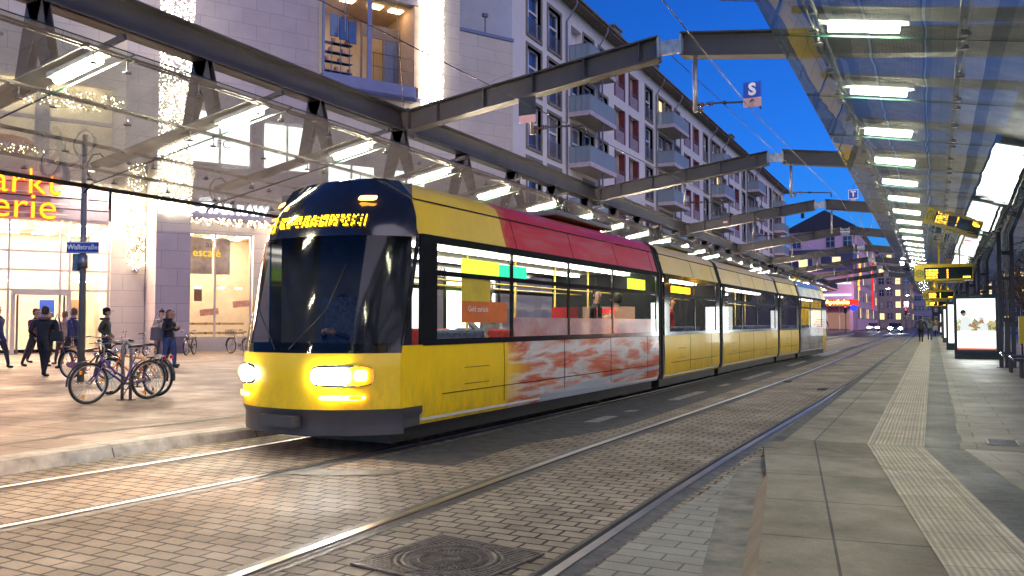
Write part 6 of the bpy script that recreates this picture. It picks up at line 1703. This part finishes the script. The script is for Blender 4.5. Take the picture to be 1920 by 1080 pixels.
person('person in dark coat walking away on the right platform, closest to the tracks',(-.71,63.9),face(85),(.03,.032,.03),(.03,.03,.035),(.04,.03,.02),h=1.76,walk=.14,coat=.08,build_=1.2)
person('person in pale green jacket walking just right of the dark coat',(-.2,72),face(88),(.20,.27,.22),(.06,.07,.10),(.15,.10,.05),h=1.68,walk=.12,longhair=True)
bag('light grey bag beside the person in pale green jacket',(.2,72),R(0),(.35,.36,.36),.36,.34,.72)
person('person in tan jacket walking down the middle of the right platform',(.35,88),face(90),(.32,.19,.08),(.04,.035,.03),(.10,.06,.03),h=1.80,walk=.12,build_=1.25)
person('person in dark clothes right of the tan jacket',(.95,92),face(90),(.06,.05,.07),(.04,.04,.05),(.04,.03,.02),h=1.72,walk=.1)
person('person in dark jacket waiting on the far left platform beside the yellow machine',(-8.75,80.5),face(-90),(.04,.04,.07),(.04,.05,.08),(.10,.06,.03),h=1.78,walk=.05)
def rider(label, x, y, rz, jac, h, z=.34, **k):
    p_ = person(label, (x,y), rz, jac, (.03,.03,.05), h=h, group='passengers and driver inside the tram', walk=.04, **k); p_.location.z = z
rider('driver in dark blue jacket behind the tram windscreen',-6.25,7.9,face(-90),(.03,.04,.10),1.42,arms='phone')
rider('passenger in black coat standing behind the red wrapped windows',-5.6,14.6,face(-20),(.02,.02,.02),1.72,arms='phone')
rider('passenger in brown jacket standing near the rear of the first section',-5.5,15.4,face(170),(.14,.08,.04),1.66)
rider('passenger in grey coat near the front windows of the tram',-5.9,10.9,face(-30),(.18,.18,.20),1.70,arms='pockets')
rider('passenger in red jacket in the second tram section',-5.5,19.2,face(0),(.30,.03,.03),1.68)
rider('passenger in navy jacket in the third tram section',-5.4,24.5,face(30),(.04,.05,.12),1.74)
person('person sitting on the platform bench at the right edge, pale jeans and dark jacket',(2.75,25.72),face(-90),(.03,.03,.04),(.42,.46,.52),(.05,.03,.02),seated=True,arms='pockets')
g = thing('timetable_post', 'yellow timetable post standing behind the right platform bench', 'sign post', (2.95,36,PZ))
MB().tube([(0,0,0),(0,0,2.0)],.03,8).build('pole', M['steel'], g); MB().box(-.10,.10,-.05,.05,.55,1.55).build('timetable_panel', M['dyel'], g)
# ------------------------------------------------------------------ bare trees on the right
M['bark'] = mat('bare_bark', (.12,.085,.05), .85, var=.35, vs=9, bump=.5, bs=30)
def bare_tree(x, y, h, seed, label):
    random.seed(seed); g = thing('bare_tree', label, 'tree', (x,y,0), 0, 'bare winter trees right of the platform')
    tb_ = MB(); tb_.tube([(0,0,0),(.05,0,h*.18),(0,.05,h*.36)],[h*.028,h*.022,h*.019],8); tb_.build('trunk', M['bark'], g)
    cb = MB()
    def br(p, d, ln, r, lv):
        d = d.normalized(); pts = [p]; q = p
        for k in range(3):
            d2 = (d+Vector((random.uniform(-.25,.25),random.uniform(-.25,.25),random.uniform(-.1,.22)))).normalized(); q = q+d2*ln/3; pts.append(q); d = d2
        cb.tube(pts, [r,r*.85,r*.7,r*.5], 5 if lv < 2 else 3, cap=False)
        if lv < 4:
            for k in range(4 if lv < 2 else 3):
                a = random.uniform(0,2*PI); sd = Vector((math.cos(a),math.sin(a),random.uniform(.0,.7)))
                br(pts[random.choice((1,2,3))], d*.8+sd*.9, ln*random.uniform(.55,.75), r*.5, lv+1)
    for k in range(6):
        a = 2*PI*k/6+random.uniform(-.3,.3); br(Vector((0,.05,h*.34)), Vector((math.cos(a),math.sin(a),random.uniform(.7,1.4))), h*.26, h*.011, 1)
    cb.build('crown', M['bark'], g); return g
for i, (x, y, h) in enumerate(((3.9,44,5.6),(4.9,55,6.6),(6.0,68,7.2),(7.2,82,7.5),(5.4,47,7))):
    bare_tree(x, y, h, 11+i, ['bare tree just right of the largest post','bare tree behind the nearest one','third bare tree along the side street','fourth bare tree further down the side street','taller bare tree set back from the platform'][i])
